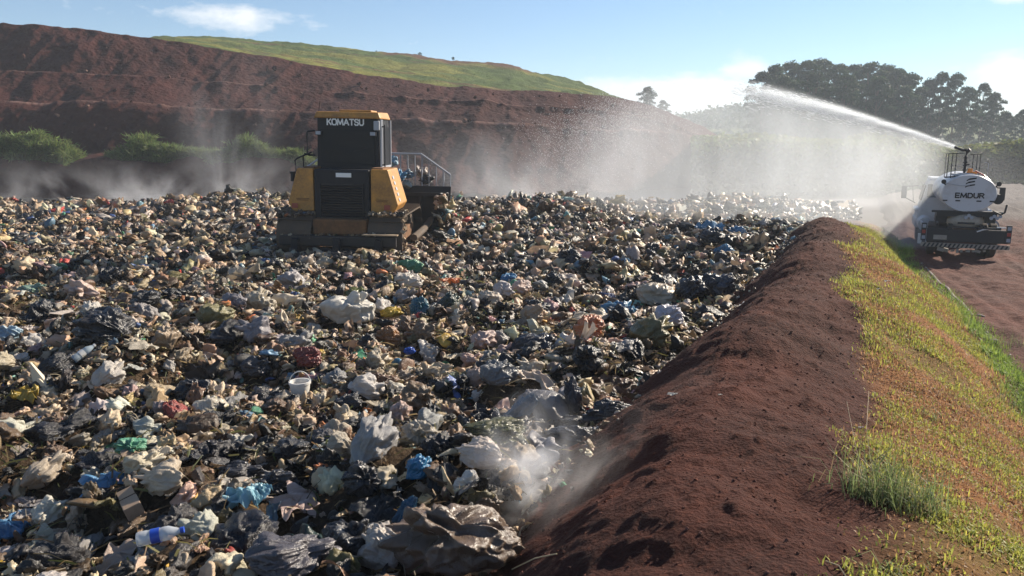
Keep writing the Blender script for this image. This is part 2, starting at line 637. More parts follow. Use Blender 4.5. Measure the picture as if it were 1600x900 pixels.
lit_lip = lit_lip[:, None] * (.4 + .6 * sstep(-.5, .4, vn(PX * .02, 0 * PX, seed=76)))
cl = np.concatenate([np.broadcast_to(np.array([.20, .115, .095]), Xs.shape + (3,)), lit_lip[..., None]], -1).reshape(-1, 4)
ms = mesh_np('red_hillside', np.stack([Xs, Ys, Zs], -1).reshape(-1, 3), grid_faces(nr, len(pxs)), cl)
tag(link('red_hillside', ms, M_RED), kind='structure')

# green hill above the cut slope
gpx = np.arange(180, 1010, 3.0)
gDT = np.interp(gpx, pxs, YT)
gPT = np.interp(gpx, pxs, PT)
sk = np.interp(gpx, [180, 232, 245, 270, 330, 450, 580, 620, 700, 800, 830, 900, 935, 955, 1010],
               [75, 61, 56, 54, 57, 66, 80, 84, 92, 102, 111, 127, 138, 149, 170])
low = np.maximum(gPT, sk) + 8
nr = 60
T = np.linspace(0, 1, nr)[:, None]
gY = gDT[None] + 6 + T * 42
gP = low[None] * (1 - T) + sk[None] * T
gP = low[None] + (sk - low)[None] * np.minimum(1, T * 1.0) ** .85
gZ = z_of(gP, gY)
gY = np.concatenate([gY, gY[-1:] + 5, gY[-1:] + 60])
gZ = np.concatenate([gZ, gZ[-1:] + .1, gZ[-1:] - 14])
GP = np.broadcast_to(gpx, gY.shape)
gX = pt_x(GP, gY, gZ)
gZ = gZ + .35 * fbm(gX * .12, gY * .12, seed=81, oct=4) + .12 * fbm(gX * .9, gY * .9, seed=82, oct=3)
tt = np.concatenate([T[:, 0], [1, 1]])[:, None]
redm = sstep(.80, .93, tt + .10 * fbm(gX * .2, gY * .2, seed=83, oct=3)) * sstep(585, 610, GP) * (1 - sstep(815, 850, GP))
redm = np.maximum(redm, sstep(.62, .75, fbm(gX * .06 + 2, gY * .30, seed=84, oct=3) + .1) * .7)
yel = sstep(-.35, .6, fbm(gX * .10, gY * .30, seed=85, oct=4))
cg = np.stack([.058 + .10 * yel, .088 + .065 * yel, .020 + .012 * yel], -1)
cr = np.array([.10, .045, .03])
cg = cg * (1 - redm[..., None]) + cr * redm[..., None]
cg = cg * (1 + .25 * fbm(gX * 1.1, gY * 1.1, seed=86, oct=3))[..., None]
cg = np.concatenate([cg, np.full(cg.shape[:2] + (1,), .92)], -1)
M_GREEN = soil('hill_grass', (.07, .09, .02), (.11, .11, .03), (.05, .06, .02), .2, 2.0, .9, .2, attr=True)
tag(link('green_hill', mesh_np('green_hill', np.stack([gX, gY, gZ], -1).reshape(-1, 3), grid_faces(nr + 2, len(gpx)), cg.reshape(-1, 4).clip(0, 1)), M_GREEN), kind='structure')

# pale wooded hill far behind
fpx = np.arange(960, 2100, 6.0)
fs = np.interp(fpx, [960, 1040, 1062, 1110, 1180, 1300, 1450, 1600, 2100], [200, 186, 178, 168, 162, 166, 178, 190, 196])
nr = 50
T = np.linspace(0, 1, nr)[:, None]
fY = 190 + 110 * T + 0 * fpx[None]
fZt = z_of(fs, 300 + 0 * fpx)
fZ = -.3 + (fZt + .3)[None] * T ** .8
fY = np.concatenate([fY, fY[-1:] + 80])
fZ = np.concatenate([fZ, fZ[-1:] - 12])
fX = pt_x(np.broadcast_to(fpx, fY.shape), fY, fZ)
fZ = fZ + 1.0 * fbm(fX * .05, fY * .05, seed=91, oct=3)
FP = np.broadcast_to(fpx, fY.shape)
wood = sstep(-.1, .3, fbm(fX * .03, fY * .03, seed=92, oct=3) + .45 * sstep(1095, 1130, FP) - .1)
cf = np.stack([.10 - .06 * wood, .12 - .06 * wood, .03 + 0 * wood, .95 + 0 * wood], -1)
tag(link('far_hill', mesh_np('far_hill', np.stack([fX, fY, fZ], -1).reshape(-1, 3), grid_faces(nr + 1, len(fpx)), cf.reshape(-1, 4)), M_GREEN), kind='structure')


def leaf_cloud(P, size, rgb, jit=.35, aspect=1.6, up=.0, droop=None):
    """Quads (two per leaf clump) with random facing at points P; returns V, F, C."""
    n = len(P)
    a = rng.normal(size=(n, 3))
    a[:, 2] += up
    a /= np.linalg.norm(a, axis=1)[:, None]
    b = np.cross(a, rng.normal(size=(n, 3)))
    b /= np.linalg.norm(b, axis=1)[:, None]
    c = np.cross(a, b)
    s = size * rng.uniform(.6, 1.4, (n, 1)) if np.isscalar(size) else size[:, None] * rng.uniform(.6, 1.4, (n, 1))
    k = rng.uniform(.15, .4, (n, 1))
    V = np.stack([P - b * s * .5 * aspect, P + c * s * .5 + a * s * k * .3, P + b * s * .5 * aspect, P - c * s * .5 + a * s * k * .3], 1)
    F = np.arange(n * 4).reshape(n, 4)
    col = np.asarray(rgb, float)
    if col.ndim == 1:
        col = np.broadcast_to(col, (n, 3))
    col = col * (1 + jit * rng.uniform(-1, 1, (n, 1))) * (1 + .12 * rng.uniform(-1, 1, (n, 3)))
    return V.reshape(-1, 3), F, np.repeat(np.clip(col, 0, 1), 4, 0)


# canopy of the far wood
w = wood[:-1].ravel()
cand = np.stack([fX[:-1].ravel(), fY[:-1].ravel(), fZ[:-1].ravel()], -1)[w > .45]
P = cand[rng.integers(0, len(cand), 16000)] + rng.normal(size=(16000, 3)) * (1.4, 1.4, .8) + (0, 0, .9)
V, F, C = leaf_cloud(P, 1.0, (.035, .055, .02), up=.6)
tag(link('distant_wood', mesh_np('distant_wood', V, F, C, False), M_LEAF), kind='stuff')

# grassy bank behind the truck
bpx = np.arange(1080, 1900, 5.0)
rowsY = np.array([62.5, 64, 65, 66, 67, 68, 70, 76, 90, 120, 180])
rowsZ = np.array([-.15, .1, .8, 1.6, 2.3, 2.6, 2.7, 2.8, 3.0, 3.0, 1.0])
bank_off = np.interp(bpx, [1080, 1380, 1490], [-16, -14, 0])
Yb = rowsY[:, None] + bank_off[None] * sstep(130, 80, rowsY)[:, None]
hb = 1 + .16 * vn(bpx * .012, bpx * 0, seed=95) + .1 * sstep(1480, 1440, bpx)
Zb_ = rowsZ[:, None] * hb[None]
Xb = pt_x(np.broadcast_to(bpx, Yb.shape), Yb, Zb_)
Zb_ = Zb_ + .15 * fbm(Xb * .5, Yb * .5, seed=96, oct=3)
tag(link('grass_bank', mesh_np('grass_bank', np.stack([Xb, Yb, Zb_], -1).reshape(-1, 3), grid_faces(len(rowsY), len(bpx)),
    np.tile([.07, .075, .03, .9], (Xb.size, 1))), M_GREEN), kind='structure')
n = 26000
bi = rng.uniform(1080, 1900, n)
tY = rng.uniform(0, 1, n) ** 1.3
by = 63.4 + tY * 9
bz = np.interp(by, rowsY, rowsZ) * np.interp(bi, bpx, hb)
by = by + np.interp(bi, bpx, bank_off)
bx = pt_x(bi, by, bz)
hang = np.maximum(0, fbm(bx * .35, by * .35, seed=97, oct=3))
P = np.stack([bx, by - .25, bz + rng.uniform(0, .55, n) * (.3 + hang)], -1)
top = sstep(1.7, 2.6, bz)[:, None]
rgb = np.array([.045, .06, .022]) * (1 - top) + np.array([.15, .17, .05]) * top  # lit bank top and dark face painted into the leaf colour by height
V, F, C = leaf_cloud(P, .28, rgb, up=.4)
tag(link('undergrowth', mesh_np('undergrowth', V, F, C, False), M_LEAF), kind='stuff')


# ---------------------------------------------------------------- trees
M_BARK = paint('bark', (.10, .075, .055), (.04, .03, .025), .6, .9)


def tree_meshes(seed, h, w, base=.30):
    r = np.random.default_rng(seed)
    trunk = MB()
    lean = r.normal(0, .25, 2)
    spine = [(lean[0] * k / 6 + r.normal(0, .06), lean[1] * k / 6 + r.normal(0, .06), h * .9 * k / 6) for k in range(7)]
    trunk.tube(spine, [.30 * (1 - .13 * k) * h / 17 for k in range(7)], 8)
    PP, CC = [], []
    npuff = int(26 + r.integers(0, 8))
    for i in range(npuff):
        f = i / (npuff - 1)
        zc = h * (base + (1 - base) * f ** .85) * .97
        rad = w * .5 * (1 - .62 * max(0, (f - .45) / .55) ** 1.6) * (.55 + .45 * min(1, f * 3.5))
        a = i * 2.4 + r.uniform(-.5, .5)
        rr = rad * r.uniform(.35, 1.0) * (1 if f < .93 else .3)
        c = np.array([math.cos(a) * rr, math.sin(a) * rr, zc])
        pr = w * r.uniform(.12, .19)
        m = int(230 * r.uniform(.7, 1.2))
        d = r.normal(size=(m, 3))
        d /= np.linalg.norm(d, axis=1)[:, None]
        d[:, 2] = np.where(d[:, 2] < -.25, -d[:, 2] * .6, d[:, 2])
        q = c + d * pr * r.uniform(.55, 1.05, (m, 1)) * (1.15, 1.15, .75)
        PP.append(q)
        CC.append(np.tile(np.array([.026, .050, .019]) * r.uniform(.75, 1.35), (m, 1)))
        s0 = np.array(spine[min(6, int(f * 5) + 1)])
        mid = (s0 + c) / 2 + (0, 0, -.25)
        trunk.tube([s0, mid, c], [.085 * h / 17, .06 * h / 17, .03 * h / 17], 5)
    P = np.concatenate(PP)
    V, F, C = leaf_cloud(P, .27 * h / 17, np.concatenate(CC), up=.3, jit=.3)
    return trunk, mesh_np('crown', V, F, C, False)


protos = []
for k in range(6):
    tr, cr = tree_meshes(100 + k, 17.0, 7.0 + .5 * (k % 3), .22 + .05 * (k % 2))
    to = tr.build('trunk', M_BARK, smooth=True)
    cr.materials.append(M_LEAF)
    protos.append((to.data, cr))
    bpy.data.objects.remove(to)


def put_tree(px, ptop, depth, k, label, group=None, cat='tree', wid=1.0, name='eucalyptus_tree', z0=.5):
    zt = z_of(ptop, depth)
    s = (zt - z0) / 17.0
    e = empty(name, (pt_x(px, depth, zt), depth, z0), rng.uniform(0, 6.28), label, cat, group)
    e.scale = (s * wid, s * wid, s)
    for nm, me in zip(('trunk', 'crown'), protos[k % 6]):
        link(nm, me, None, e)
    return e


grove = [(1192, 113, 146), (1212, 104, 150), (1238, 99, 154), (1262, 96, 150), (1287, 95, 156), (1312, 103, 150), (1336, 102, 158),
         (1360, 100, 152), (1386, 104, 156), (1406, 109, 150), (1425, 117, 146), (1225, 120, 140), (1275, 115, 138), (1325, 118, 140),
         (1375, 122, 138), (1415, 135, 140)]
for i, (px, pt_, d) in enumerate(grove):
    if i == 0:
        put_tree(px, pt_, d, i, 'dark tree at the outer end of the dense grove where the water jet passes', 'trees of the dark grove')
    elif i == 10:
        put_tree(px, pt_, d, i, 'rounded dark tree closing the grove next to the gap of sky', 'trees of the dark grove')
    else:
        put_tree(px, pt_, d, i, 'tall dark tree packed in the dense grove behind the water jet', 'trees of the dark grove')
airy = [(1452, 125, 150, 'slim airy tree rising just after the gap in the dark grove'),
        (1474, 114, 150, 'tallest airy tree with umbrella tufts beside the dense grove'),
        (1497, 117, 148, 'airy dark tree with a lone tuft bending out at its tip above the truck'),
        (1516, 138, 144, 'airy tree with a low rounded top straight above the water truck'),
        (1538, 131, 150, 'airy tree with separate umbrella tufts against the white cloud'),
        (1557, 146, 150, 'drooping airy tree last of the tuft crowned row'),
        (1574, 176, 142, 'short pale tree sloping down at the end of the row'),
        (1600, 172, 140, 'bushy tree cut by the right edge of the picture')]
for i, (px, pt_, d, lb) in enumerate(airy):
    put_tree(px, pt_, d, i + 2, lb, 'airy trees beside the grove', wid=.78 if i < 6 else 1.0)
put_tree(1012, 137, 150, 1, 'lone round tree on the shoulder of the red slope', wid=1.15, name='lone_tree', z0=5)
put_tree(1036, 157, 150, 3, 'small pale tree leaning beside the lone round tree', name='small_tree', wid=1.0, z0=5)

for px, pt_, lb in ((588, 80, 'dark bush at the start of the bare strip on the green hilltop'), (656, 83, 'tiny tree alone on the hilltop skyline'),
                    (708, 90, 'small low bush on the hilltop skyline above the bare soil')):
    d = float(np.interp(px, gpx, gDT)) + 48
    put_tree(px, pt_ - 1, d, 2, lb, cat='bush', wid=2.2, name='hilltop_bush', z0=z_of(float(np.interp(px, gpx, sk)) + 2, d))

# shrubs on the cut bank
M_STEM = paint('shrub_stem', (.10, .09, .04), (.05, .04, .02), .4, .9)


def shrub(px, py, w, h, label, hue=0):
    D = float(np.interp(px, pxs, DF)) + 2.0
    z0 = float(np.interp(px, pxs, Zb)) - .1
    zt = z_of(py, D)
    H = max(zt - z0, .4) * 1.15
    w *= 1.15
    e = empty('shrub', (pt_x(px, D, z0), D, z0), 0, label, 'shrub', 'shrubs on the cut bank')
    nt = int(20 * w)
    n = nt * 210
    tx, ty = rng.normal(0, .27, nt) * w, rng.normal(0, .30, nt)
    th = H * np.clip(rng.uniform(.45, 1.05, nt) * (1 - .55 * (tx / w / .6) ** 2), .25, 1.05)
    k = np.repeat(np.arange(nt), 210)
    f = rng.uniform(0, 1, n) ** .8
    out = rng.normal(0, 1, (n, 2))
    P = np.stack([tx[k] + out[:, 0] * (.05 + .16 * f), ty[k] + out[:, 1] * (.05 + .16 * f), th[k] * f * .92], -1)
    droop = rng.normal(size=(n, 3)) * .35 + np.stack([out[:, 0] * .5, out[:, 1] * .5 - .1, .9 - .9 * (rng.uniform(size=n) < .35)], -1)
    L = rng.uniform(.14, .42, (n, 1))
    d = droop / np.linalg.norm(droop, axis=1)[:, None] * L
    s = np.cross(d, rng.normal(size=(n, 3)))
    s = s / np.linalg.norm(s, axis=1)[:, None] * .026
    V = np.stack([P - s, P + s, P + d + s * .3 - (0, 0, .04), P + d - s * .3 - (0, 0, .04)], 1).reshape(-1, 3)
    c = np.array([.125, .165, .05]) * (1 - hue) + np.array([.085, .11, .05]) * hue
    C = np.repeat(np.clip(c * rng.uniform(.6, 1.45, (n, 1)) * rng.uniform(.88, 1.12, (n, 3)) * rng.uniform(.8, 1.2, (nt, 1))[k], 0, 1), 4, 0)
    link('foliage', mesh_np('foliage', V, np.arange(n * 4).reshape(n, 4), C, False), M_BLADE, e)
    st = MB()
    for k in range(9):
        q = rng.uniform(-.3, .3, 2)
        st.tube([(q[0] * w * .4, q[1] * .4, -.1), (q[0] * w * .8, q[1] * .7, H * .5), (q[0] * w, q[1], H * .85)], [.03, .02, .008], 5)
    st.build('stem', M_STEM, e)


for px, py, w, h, lb, hue in ((-30, 208, 2.6, 1, 'grassy shrub cut by the picture edge on the bank', .1), (22, 212, 1.9, 1, 'shrub with a ragged top beside the one at the picture edge', .2),
                              (62, 208, 2.0, 1, 'tallest bright green shrub of the first clump on the bank', 0), (98, 222, 1.5, 1, 'shrub hanging over the end of the first clump', .1),
                              (200, 232, 1.6, 1, 'low shrub starting the second clump after the bare red gap', .3), (228, 212, 2.0, 1, 'domed bright shrub, tallest of the second clump', 0),
                              (262, 226, 1.6, 1, 'shrub just beside the domed bright shrub', .3), (300, 234, 2.0, 1, 'low dusty shrub behind the rising dust', .4),
                              (342, 236, 1.9, 1, 'dusty shrub in the middle of the low hedge row', .2), (392, 214, 1.7, 1, 'taller pale shrub sticking up behind the hedge row', .3),
                              (425, 236, 1.8, 1, 'dusty shrub near the machine side of the hedge row', .4), (458, 236, 1.7, 1, 'hazy shrub just beside the bulldozer cab', .2)):
    shrub(px, py, w, h, lb, hue)

# ---------------------------------------------------------------- waste: shapes
def ico(sub):
    bm = bmesh.new()
    bmesh.ops.create_icosphere(bm, subdivisions=sub + 1, radius=1)
    V = np.array([v.co[:] for v in bm.verts])
    F = np.array([[v.index for v in f.verts] for f in bm.faces])
    bm.free()
    return V, F


ICO = {k: ico(k) for k in (1, 2, 3, 4, 5)}


def folds(V, r, seed, freq, along=.3):
    """Long creases: ridged noise squeezed across one direction and stretched along another, warped so that folds fork."""
    d = r.normal(size=3)
    d /= np.linalg.norm(d)
    h = V @ d
    W = V - h[:, None] * d * (1 - along)
    W = W * freq + r.uniform(-40, 40, 3)
    w = fbm(V[:, 0] * 1.6 + seed, V[:, 1] * 1.6, V[:, 2] * 1.6, seed + 31, 2)
    W = W + w[:, None] * np.array([.8, -.6, .7])
    n = vn(W[:, 0], W[:, 1], W[:, 2], seed + 32)
    return 1 - 2.2 * np.abs(n)


def bag_shape(seed, sub, facets=12, lo=.62, crumple=.16, fine=.07, pleats=.06, squash=(1, .85, .62), knot=True, tip=0.0):
    """A stuffed, crumpled bag: slack flats, long forking creases, pleats gathered at a neck, resting side flattened."""
    r = np.random.default_rng(seed)
    V, F = ICO[sub]
    D = r.normal(size=(facets, 3))
    D /= np.linalg.norm(D, axis=1)[:, None]
    c = r.uniform(lo, .98, facets)
    dots = V @ D.T
    rad = np.min(np.where(dots > .15, c / np.maximum(dots, .15), 9), axis=1)
    rad = np.minimum(rad, 1.0)
    q = V * 1.3 + r.uniform(-50, 50, 3)
    rad = rad * (1 + crumple * 1.1 * fbm(q[:, 0], q[:, 1], q[:, 2], seed, 2, .5))
    ax = r.normal(size=3)
    ax[2] = abs(ax[2]) * .6 + .2
    ax /= np.linalg.norm(ax)
    e1 = np.cross(ax, (.31, .77, .2))
    e1 /= np.linalg.norm(e1)
    e2 = np.cross(ax, e1)
    ang = np.arctan2(V @ e2, V @ e1)
    hgt = V @ ax
    M = (V - hgt[:, None] * ax)
    M = M / np.maximum(np.linalg.norm(M, axis=1), .12)[:, None]
    wv = .55 * fbm(q[:, 0] * 1.6, q[:, 1] * 1.6, q[:, 2] * 1.6, seed + 5, 2)
    fold = 0
    for kf, af, st in ((1.9, .55 * crumple + .3 * fine, .7), (4.2, fine * .8, .6), (8.5, fine * .42, .9)):
        A = M * kf + ax * (hgt * st * kf * .45)[:, None] + wv[:, None] * np.array([.7, -.5, .6]) * kf * .5 + r.uniform(-30, 30, 3)
        nn = vn(A[:, 0], A[:, 1], A[:, 2], seed + int(kf * 10))
        fold = fold + af * (.8 - 2.0 * np.abs(nn) ** .85)
    rad = rad * (1 + fold * (1 - .5 * sstep(.8, 1, np.abs(hgt))))
    rad = rad * (1 + fine * .45 * folds(V, r, seed + 7, 3.2, .2))
    n = int(r.integers(6, 12))
    pl = .55 - np.abs(np.sin(ang * n / 2 + 1.6 * vn(hgt * 2 + 9, ang * 1.3, seed=seed + 3))) ** .8
    rad = rad * (1 + 1.3 * pleats * pl * sstep(-.4, .8, hgt))
    if knot:
        k = sstep(.88, .97, hgt)
        rad = rad * (1 - .25 * sstep(.62, .88, hgt)) + k * (.34 + tip) * (1 + .6 * np.sin(ang * 3 + seed))
    P = V * rad[:, None]
    P = P + .16 * crumple / .16 * np.stack([vn(V[:, 1] * 1.5 + seed, V[:, 2] * 1.5, seed=seed + 41), vn(V[:, 0] * 1.5, V[:, 2] * 1.5 - seed, seed=seed + 42), 0 * hgt], -1)
    P = P * np.asarray(squash)
    zmin = P[:, 2].min()
    P[:, 2] = np.maximum(P[:, 2], zmin * .62)
    return P, F


def sheet_shape(seed, n=14, curl=.35):
    """A torn piece of film or cloth lying in sharp folds that fan from one side."""
    r = np.random.default_rng(seed)
    g = np.linspace(-1, 1, n)
    y, x = np.meshgrid(g, g, indexing='ij')
    a = r.uniform(0, 6.28)
    ox, oy = 1.6 * math.cos(a), 1.6 * math.sin(a)
    ang = np.arctan2(y - oy, x - ox)
    dist = np.hypot(x - ox, y - oy)
    k = r.uniform(5, 10) if n > 8 else r.uniform(3, 5)
    tri = np.abs(np.mod(ang * k + 1.1 * vn(x * 1.4, y * 1.4, seed=seed) + seed, 2) - 1) - .5
    z = .42 * tri * sstep(.3, 1.4, dist) + .32 * fbm(x * 1.2 + seed, y * 1.2, seed=seed, oct=3)
    z = z - curl * (x ** 2 + y ** 2) * r.uniform(.2, .9)
    rr = 1 + .3 * vn(x * 2, y * 2, seed=seed + 2)
    X = x * rr * r.uniform(.7, 1.1) + .2 * vn(x * 3, y * 3, seed=seed + 4)
    Yy = y * rr * r.uniform(.4, .9) + .2 * vn(x * 3, y * 3, seed=seed + 6)
    q = grid_faces(n, n)
    F = np.concatenate([q[:, [0, 1, 2]], q[:, [0, 2, 3]]])
    return np.stack([X, Yy, z], -1).reshape(-1, 3), F


def chunk_shape(seed, sub=2):
    """Broken hard piece: flat faces, sharp corners."""
    return bag_shape(seed, sub, facets=7, lo=.38, crumple=.05, fine=.05, pleats=0, squash=(1, .7, .45), knot=False)


def strip_shape(seed, n=10):
    """Twisted ribbon of film or cloth."""
    r = np.random.default_rng(seed)
    t = np.linspace(-1, 1, n)
    tw = r.uniform(1, 3) * t + r.uniform(0, 6)
    bend = np.stack([t, .35 * np.sin(t * r.uniform(2, 4) + seed), .25 * np.cos(t * r.uniform(2, 4))], -1)
    w = r.uniform(.12, .3) * (1 - .5 * t ** 2)
    s = np.stack([0 * t, np.cos(tw), np.sin(tw)], -1) * w[:, None]
    mid = bend + np.stack([0 * t, -np.sin(tw), np.cos(tw)], -1) * (w * .5)[:, None]
    V = np.concatenate([bend - s, mid, bend + s])
    q = []
    for k in range(2):
        for i in range(n - 1):
            a, b = k * n + i, (k + 1) * n + i
            q += [(a, a + 1, b + 1), (a, b + 1, b)]
    return V, np.array(q)


FAMS = {'hi': [], 'mid': [], 'lo': []}
for k in range(14):
    FAMS['hi'].append(bag_shape(300 + k, 3, 7, .66, .26, .15, .16, (1, .8, .55), k % 2 == 0, .1))
    FAMS['mid'].append(bag_shape(340 + k, 2, 7, .55, .36, .20, .16, (1, .75, .55), k % 2 == 0))
    FAMS['lo'].append(bag_shape(380 + k, 2 if k % 3 else 1, 6, .5, .50, .30, .2, (1, .75, .6), False))
for k in range(9):
    for f, n, cs in (('hi', 13, 3), ('mid', 9, 2), ('lo', 6, 1)):
        FAMS[f].append(sheet_shape(420 + k, n))
        if k < 4:
            FAMS[f].append(chunk_shape(440 + k, cs))
        if k < 7:
            FAMS[f].append(strip_shape(460 + k, n))

FAMS['film'] = [sheet_shape(620 + k, 22, .25) for k in range(14)] + [strip_shape(640 + k, 18) for k in range(5)]

PALETTE = [  # weight, colour
    (14, (.54, .44, .33)), (9, (.64, .57, .47)), (12, (.40, .29, .19)), (11, (.21, .13, .075)), (12, (.080, .048, .028)),
    (22, (.012, .012, .014)), (7, (.045, .042, .042)), (6, (.32, .29, .26)), (6, (.56, .41, .32)), (5, (.13, .11, .045)),
    (4, (.46, .38, .21)), (1.8, (.12, .23, .34)), (.9, (.06, .24, .13)), (.9, (.38, .06, .05)), (.9, (.48, .30, .05)), (.7, (.50, .18, .07)),
    (.8, (.18, .36, .37)), (.8, (.44, .28, .31)), (.6, (.05, .10, .28)), (2.2, (.74, .71, .66))]
PW = np.array([p[0] for p in PALETTE])
PW = PW / PW.sum()
PC = np.array([p[1] for p in PALETTE])


def rot_mats(n, tilt=.6, any_=0.0):
    ax = rng.normal(0, tilt, (n, 2))
    yaw = rng.uniform(0, 2 * np.pi, n)
    free = rng.uniform(size=n) < any_
    ax[free] = rng.uniform(-np.pi, np.pi, (free.sum(), 2))
    ca, sa = np.cos(yaw), np.sin(yaw)
    cx, sx = np.cos(ax[:, 0]), np.sin(ax[:, 0])
    cyy, sy = np.cos(ax[:, 1]), np.sin(ax[:, 1])
    o, l = np.zeros(n), np.ones(n)
    Rz = np.stack([ca, -sa, o, sa, ca, o, o, o, l], -1).reshape(n, 3, 3)
    Rx = np.stack([l, o, o, o, cx, -sx, o, sx, cx], -1).reshape(n, 3, 3)
    Ry = np.stack([cyy, o, sy, o, l, o, -sy, o, cyy], -1).reshape(n, 3, 3)
    return Rz @ Rx @ Ry


def scatter(P, S, C, fam, pick=None, flat=.45, any_=.35):
    """All pieces at P with sizes S (half length) and colours C, as merged arrays."""
    lib = FAMS[fam]
    k = rng.integers(0, len(lib), len(P)) if pick is None else pick
    Vs, Fs, Cs, base = [], [], [], 0
    for j in range(len(lib)):
        idx = np.where(k == j)[0]
        if not len(idx):
            continue
        V, F = lib[j]
        m = len(idx)
        Rm = rot_mats(m, flat, any_)
        sc = S[idx, None] * rng.uniform(.75, 1.3, (m, 3))
        W = np.einsum('nij,nvj->nvi', Rm, V[None] * sc[:, None]) + P[idx][:, None]
        Vs.append(W.reshape(-1, 3))
        Fs.append((F[None] + (np.arange(m) * len(V))[:, None, None]).reshape(-1, 3) + base)
        col = C[idx][:, None] * (1 + .10 * vn(V[:, 0] * 2.3 + j, V[:, 1] * 2.3, V[:, 2] * 2.3, 5))[None, :, None]
        Cs.append(col.reshape(-1, 3))
        base += m * len(V)
    return np.concatenate(Vs), np.concatenate(Fs), np.concatenate(Cs)


def waste_points(n, y0, y1, power=1.0):
    out = []
    while sum(len(o) for o in out) < n:
        y = (y0 ** power + (y1 ** power - y0 ** power) * rng.uniform(size=n * 2)) ** (1 / power)
        xr = crest_x(y) + waste_edge_u(y)
        xl = -(.70 * y + 1.0)
        x = rng.uniform(-(.70 * y1 + 1), float(np.max(xr)), n * 2)
        ok = (x < xr) & (x > xl)
        ok &= ~((np.abs(x + 3.75) < 1.45) & (y > 17.9) & (y < 21.6))
        out.append(np.stack([x[ok], y[ok]], -1))
    return np.concatenate(out)[:n]


def colours(n, x=None, y=None):
    c = PC[rng.choice(len(PC), n, p=PW)].copy()
    if x is not None:  # patches of darker, rotten waste and patches of paler bags
        d = fbm(x * .45, y * .45, seed=66, oct=3)
        sw = (rng.uniform(size=n) < np.clip(.42 * d, 0, .6))
        c[sw] = np.array([.07, .047, .028])
    c = c * rng.uniform(.55, 1.3, (n, 1)) * rng.uniform(.93, 1.07, (n, 3)) * (1.05, .99, .88)
    return np.clip(c, .008, .75)


BIGS = []      # (x, y, radius) of the single pieces, kept clear by the loose waste
# fibres, peel and plant scraps between the bags
n = 9000
xy = waste_points(n, 3.6, 14, 1.2)
P = np.stack([xy[:, 0], xy[:, 1], waste_z(xy[:, 0], xy[:, 1]) + rng.uniform(0, .09, n)], -1)
d = rng.normal(size=(n, 3)) * (1, 1, .45)
d = d / np.linalg.norm(d, axis=1)[:, None] * rng.uniform(.03, .13, (n, 1))
s = np.cross(d, rng.normal(size=(n, 3)))
s = s / np.linalg.norm(s, axis=1)[:, None] * rng.uniform(.002, .008, (n, 1))
V = np.stack([P - d - s, P - d + s, P + (0, 0, .02) + s, P + (0, 0, .02) - s, P + d + s * .4, P + d - s * .4], 1).reshape(-1, 3)
i6 = np.arange(n)[:, None] * 6
F = np.concatenate([i6 + [0, 1, 2, 3], i6 + [3, 2, 4, 5]])
C = np.repeat(np.array([(.30, .22, .11), (.16, .10, .05), (.22, .20, .07), (.42, .36, .26), (.10, .12, .04)])[rng.integers(0, 5, n)] * rng.uniform(.6, 1.2, (n, 1)), 6, 0)
tag(link('plant_scraps', mesh_np('plant_scraps', V, F, C, False), M_BLADE), kind='stuff')


# ---------------------------------------------------------------- waste: single pieces
def shape_mesh(name, VF, sx, sy, sz, sharp=None):
    V, F = VF
    V = V - (V.max(0) + V.min(0)) / 2
    e = (V.max(0) - V.min(0))
    V = V / e * (sx, sy, sz)
    V[:, 2] += sz / 2
    return mesh_np(name, V, F, None, True)


HERO = []      # things other labels refer to: (px, py, phrase)


def hero(kind, px, py, wpx, hpx, color, label, phrase, cat='bag', name='trash_bag', seed=0, rz=0.0, deep=.8, sink=.12, tilt=(0, 0), sub=5, **kw):
    p = at(px, py + hpx * .32, z=.60)
    p[2] = float(waste_z(p[0], p[1])) + .06
    dist = p[1]
    sx = wpx * dist / F_PX * 1.04
    sz = hpx * dist / F_PX * .92
    sy = sx * deep
    if kind == 'bag':
        VF = bag_shape(seed, sub, kw.get('facets', 9), kw.get('lo', .76), kw.get('crumple', .16), kw.get('fine', .09), kw.get('pleats', .10),
                       (1, 1, 1), kw.get('knot', True), kw.get('tip', .0))
    elif kind == 'sheet':
        VF = sheet_shape(seed, 40, kw.get('curl', .5))
    elif kind == 'chunk':
        VF = bag_shape(seed, 4, kw.get('facets', 8), .45, .05, .03, 0, (1, 1, 1), False)
    elif kind == 'heap':
        VF = bag_shape(seed, 5, 5, .8, .35, .30, 0, (1, 1, 1), False)
    me = shape_mesh(name, VF, sx, sy, sz)
    o = link(name, me, kw.get('mat', M_FILM_O))
    o.location = (p[0], p[1], p[2] - sink * sz)
    o.rotation_euler = (tilt[0], tilt[1], rz)
    o.color = (*color, 1)
    tag(o, label, cat, kw.get('group'))
    HERO.append((px, py, phrase))
    BIGS.append((p[0], p[1], max(sx, sy) * .5))
    return o


BLK = (.022, .022, .025)
hero('bag', 705, 845, 235, 120, (.13, .094, .07), 'big crumpled brown bin bag slumped against the soil berm', 'the big brown bin bag', seed=3, deep=.7, rz=.2, pleats=.17, fine=.085, crumple=.12, sink=.15, tip=.1, facets=6, lo=.82)
hero('bag', 600, 865, 85, 80, (.40, .36, .32), 'grey see-through bag tucked beside the big brown bin bag', 'the grey see-through bag', seed=8)
hero('bag', 462, 892, 150, 62, (.085, .078, .085), 'dark grey bag with fine stripes of creases at the bottom edge', 'the striped dark grey bag', seed=12, pleats=.14)
hero('sheet', 500, 828, 125, 72, (.020, .034, .030), 'dark green tarpaulin folded over waste near the bottom edge', 'the dark green tarpaulin', 'tarpaulin', 'tarpaulin', seed=17, curl=.8)
hero('bag', 548, 850, 105, 68, BLK, 'big black bag wedged between the dark green tarpaulin and the brown bin bag', 'the wedged black bag', seed=19)
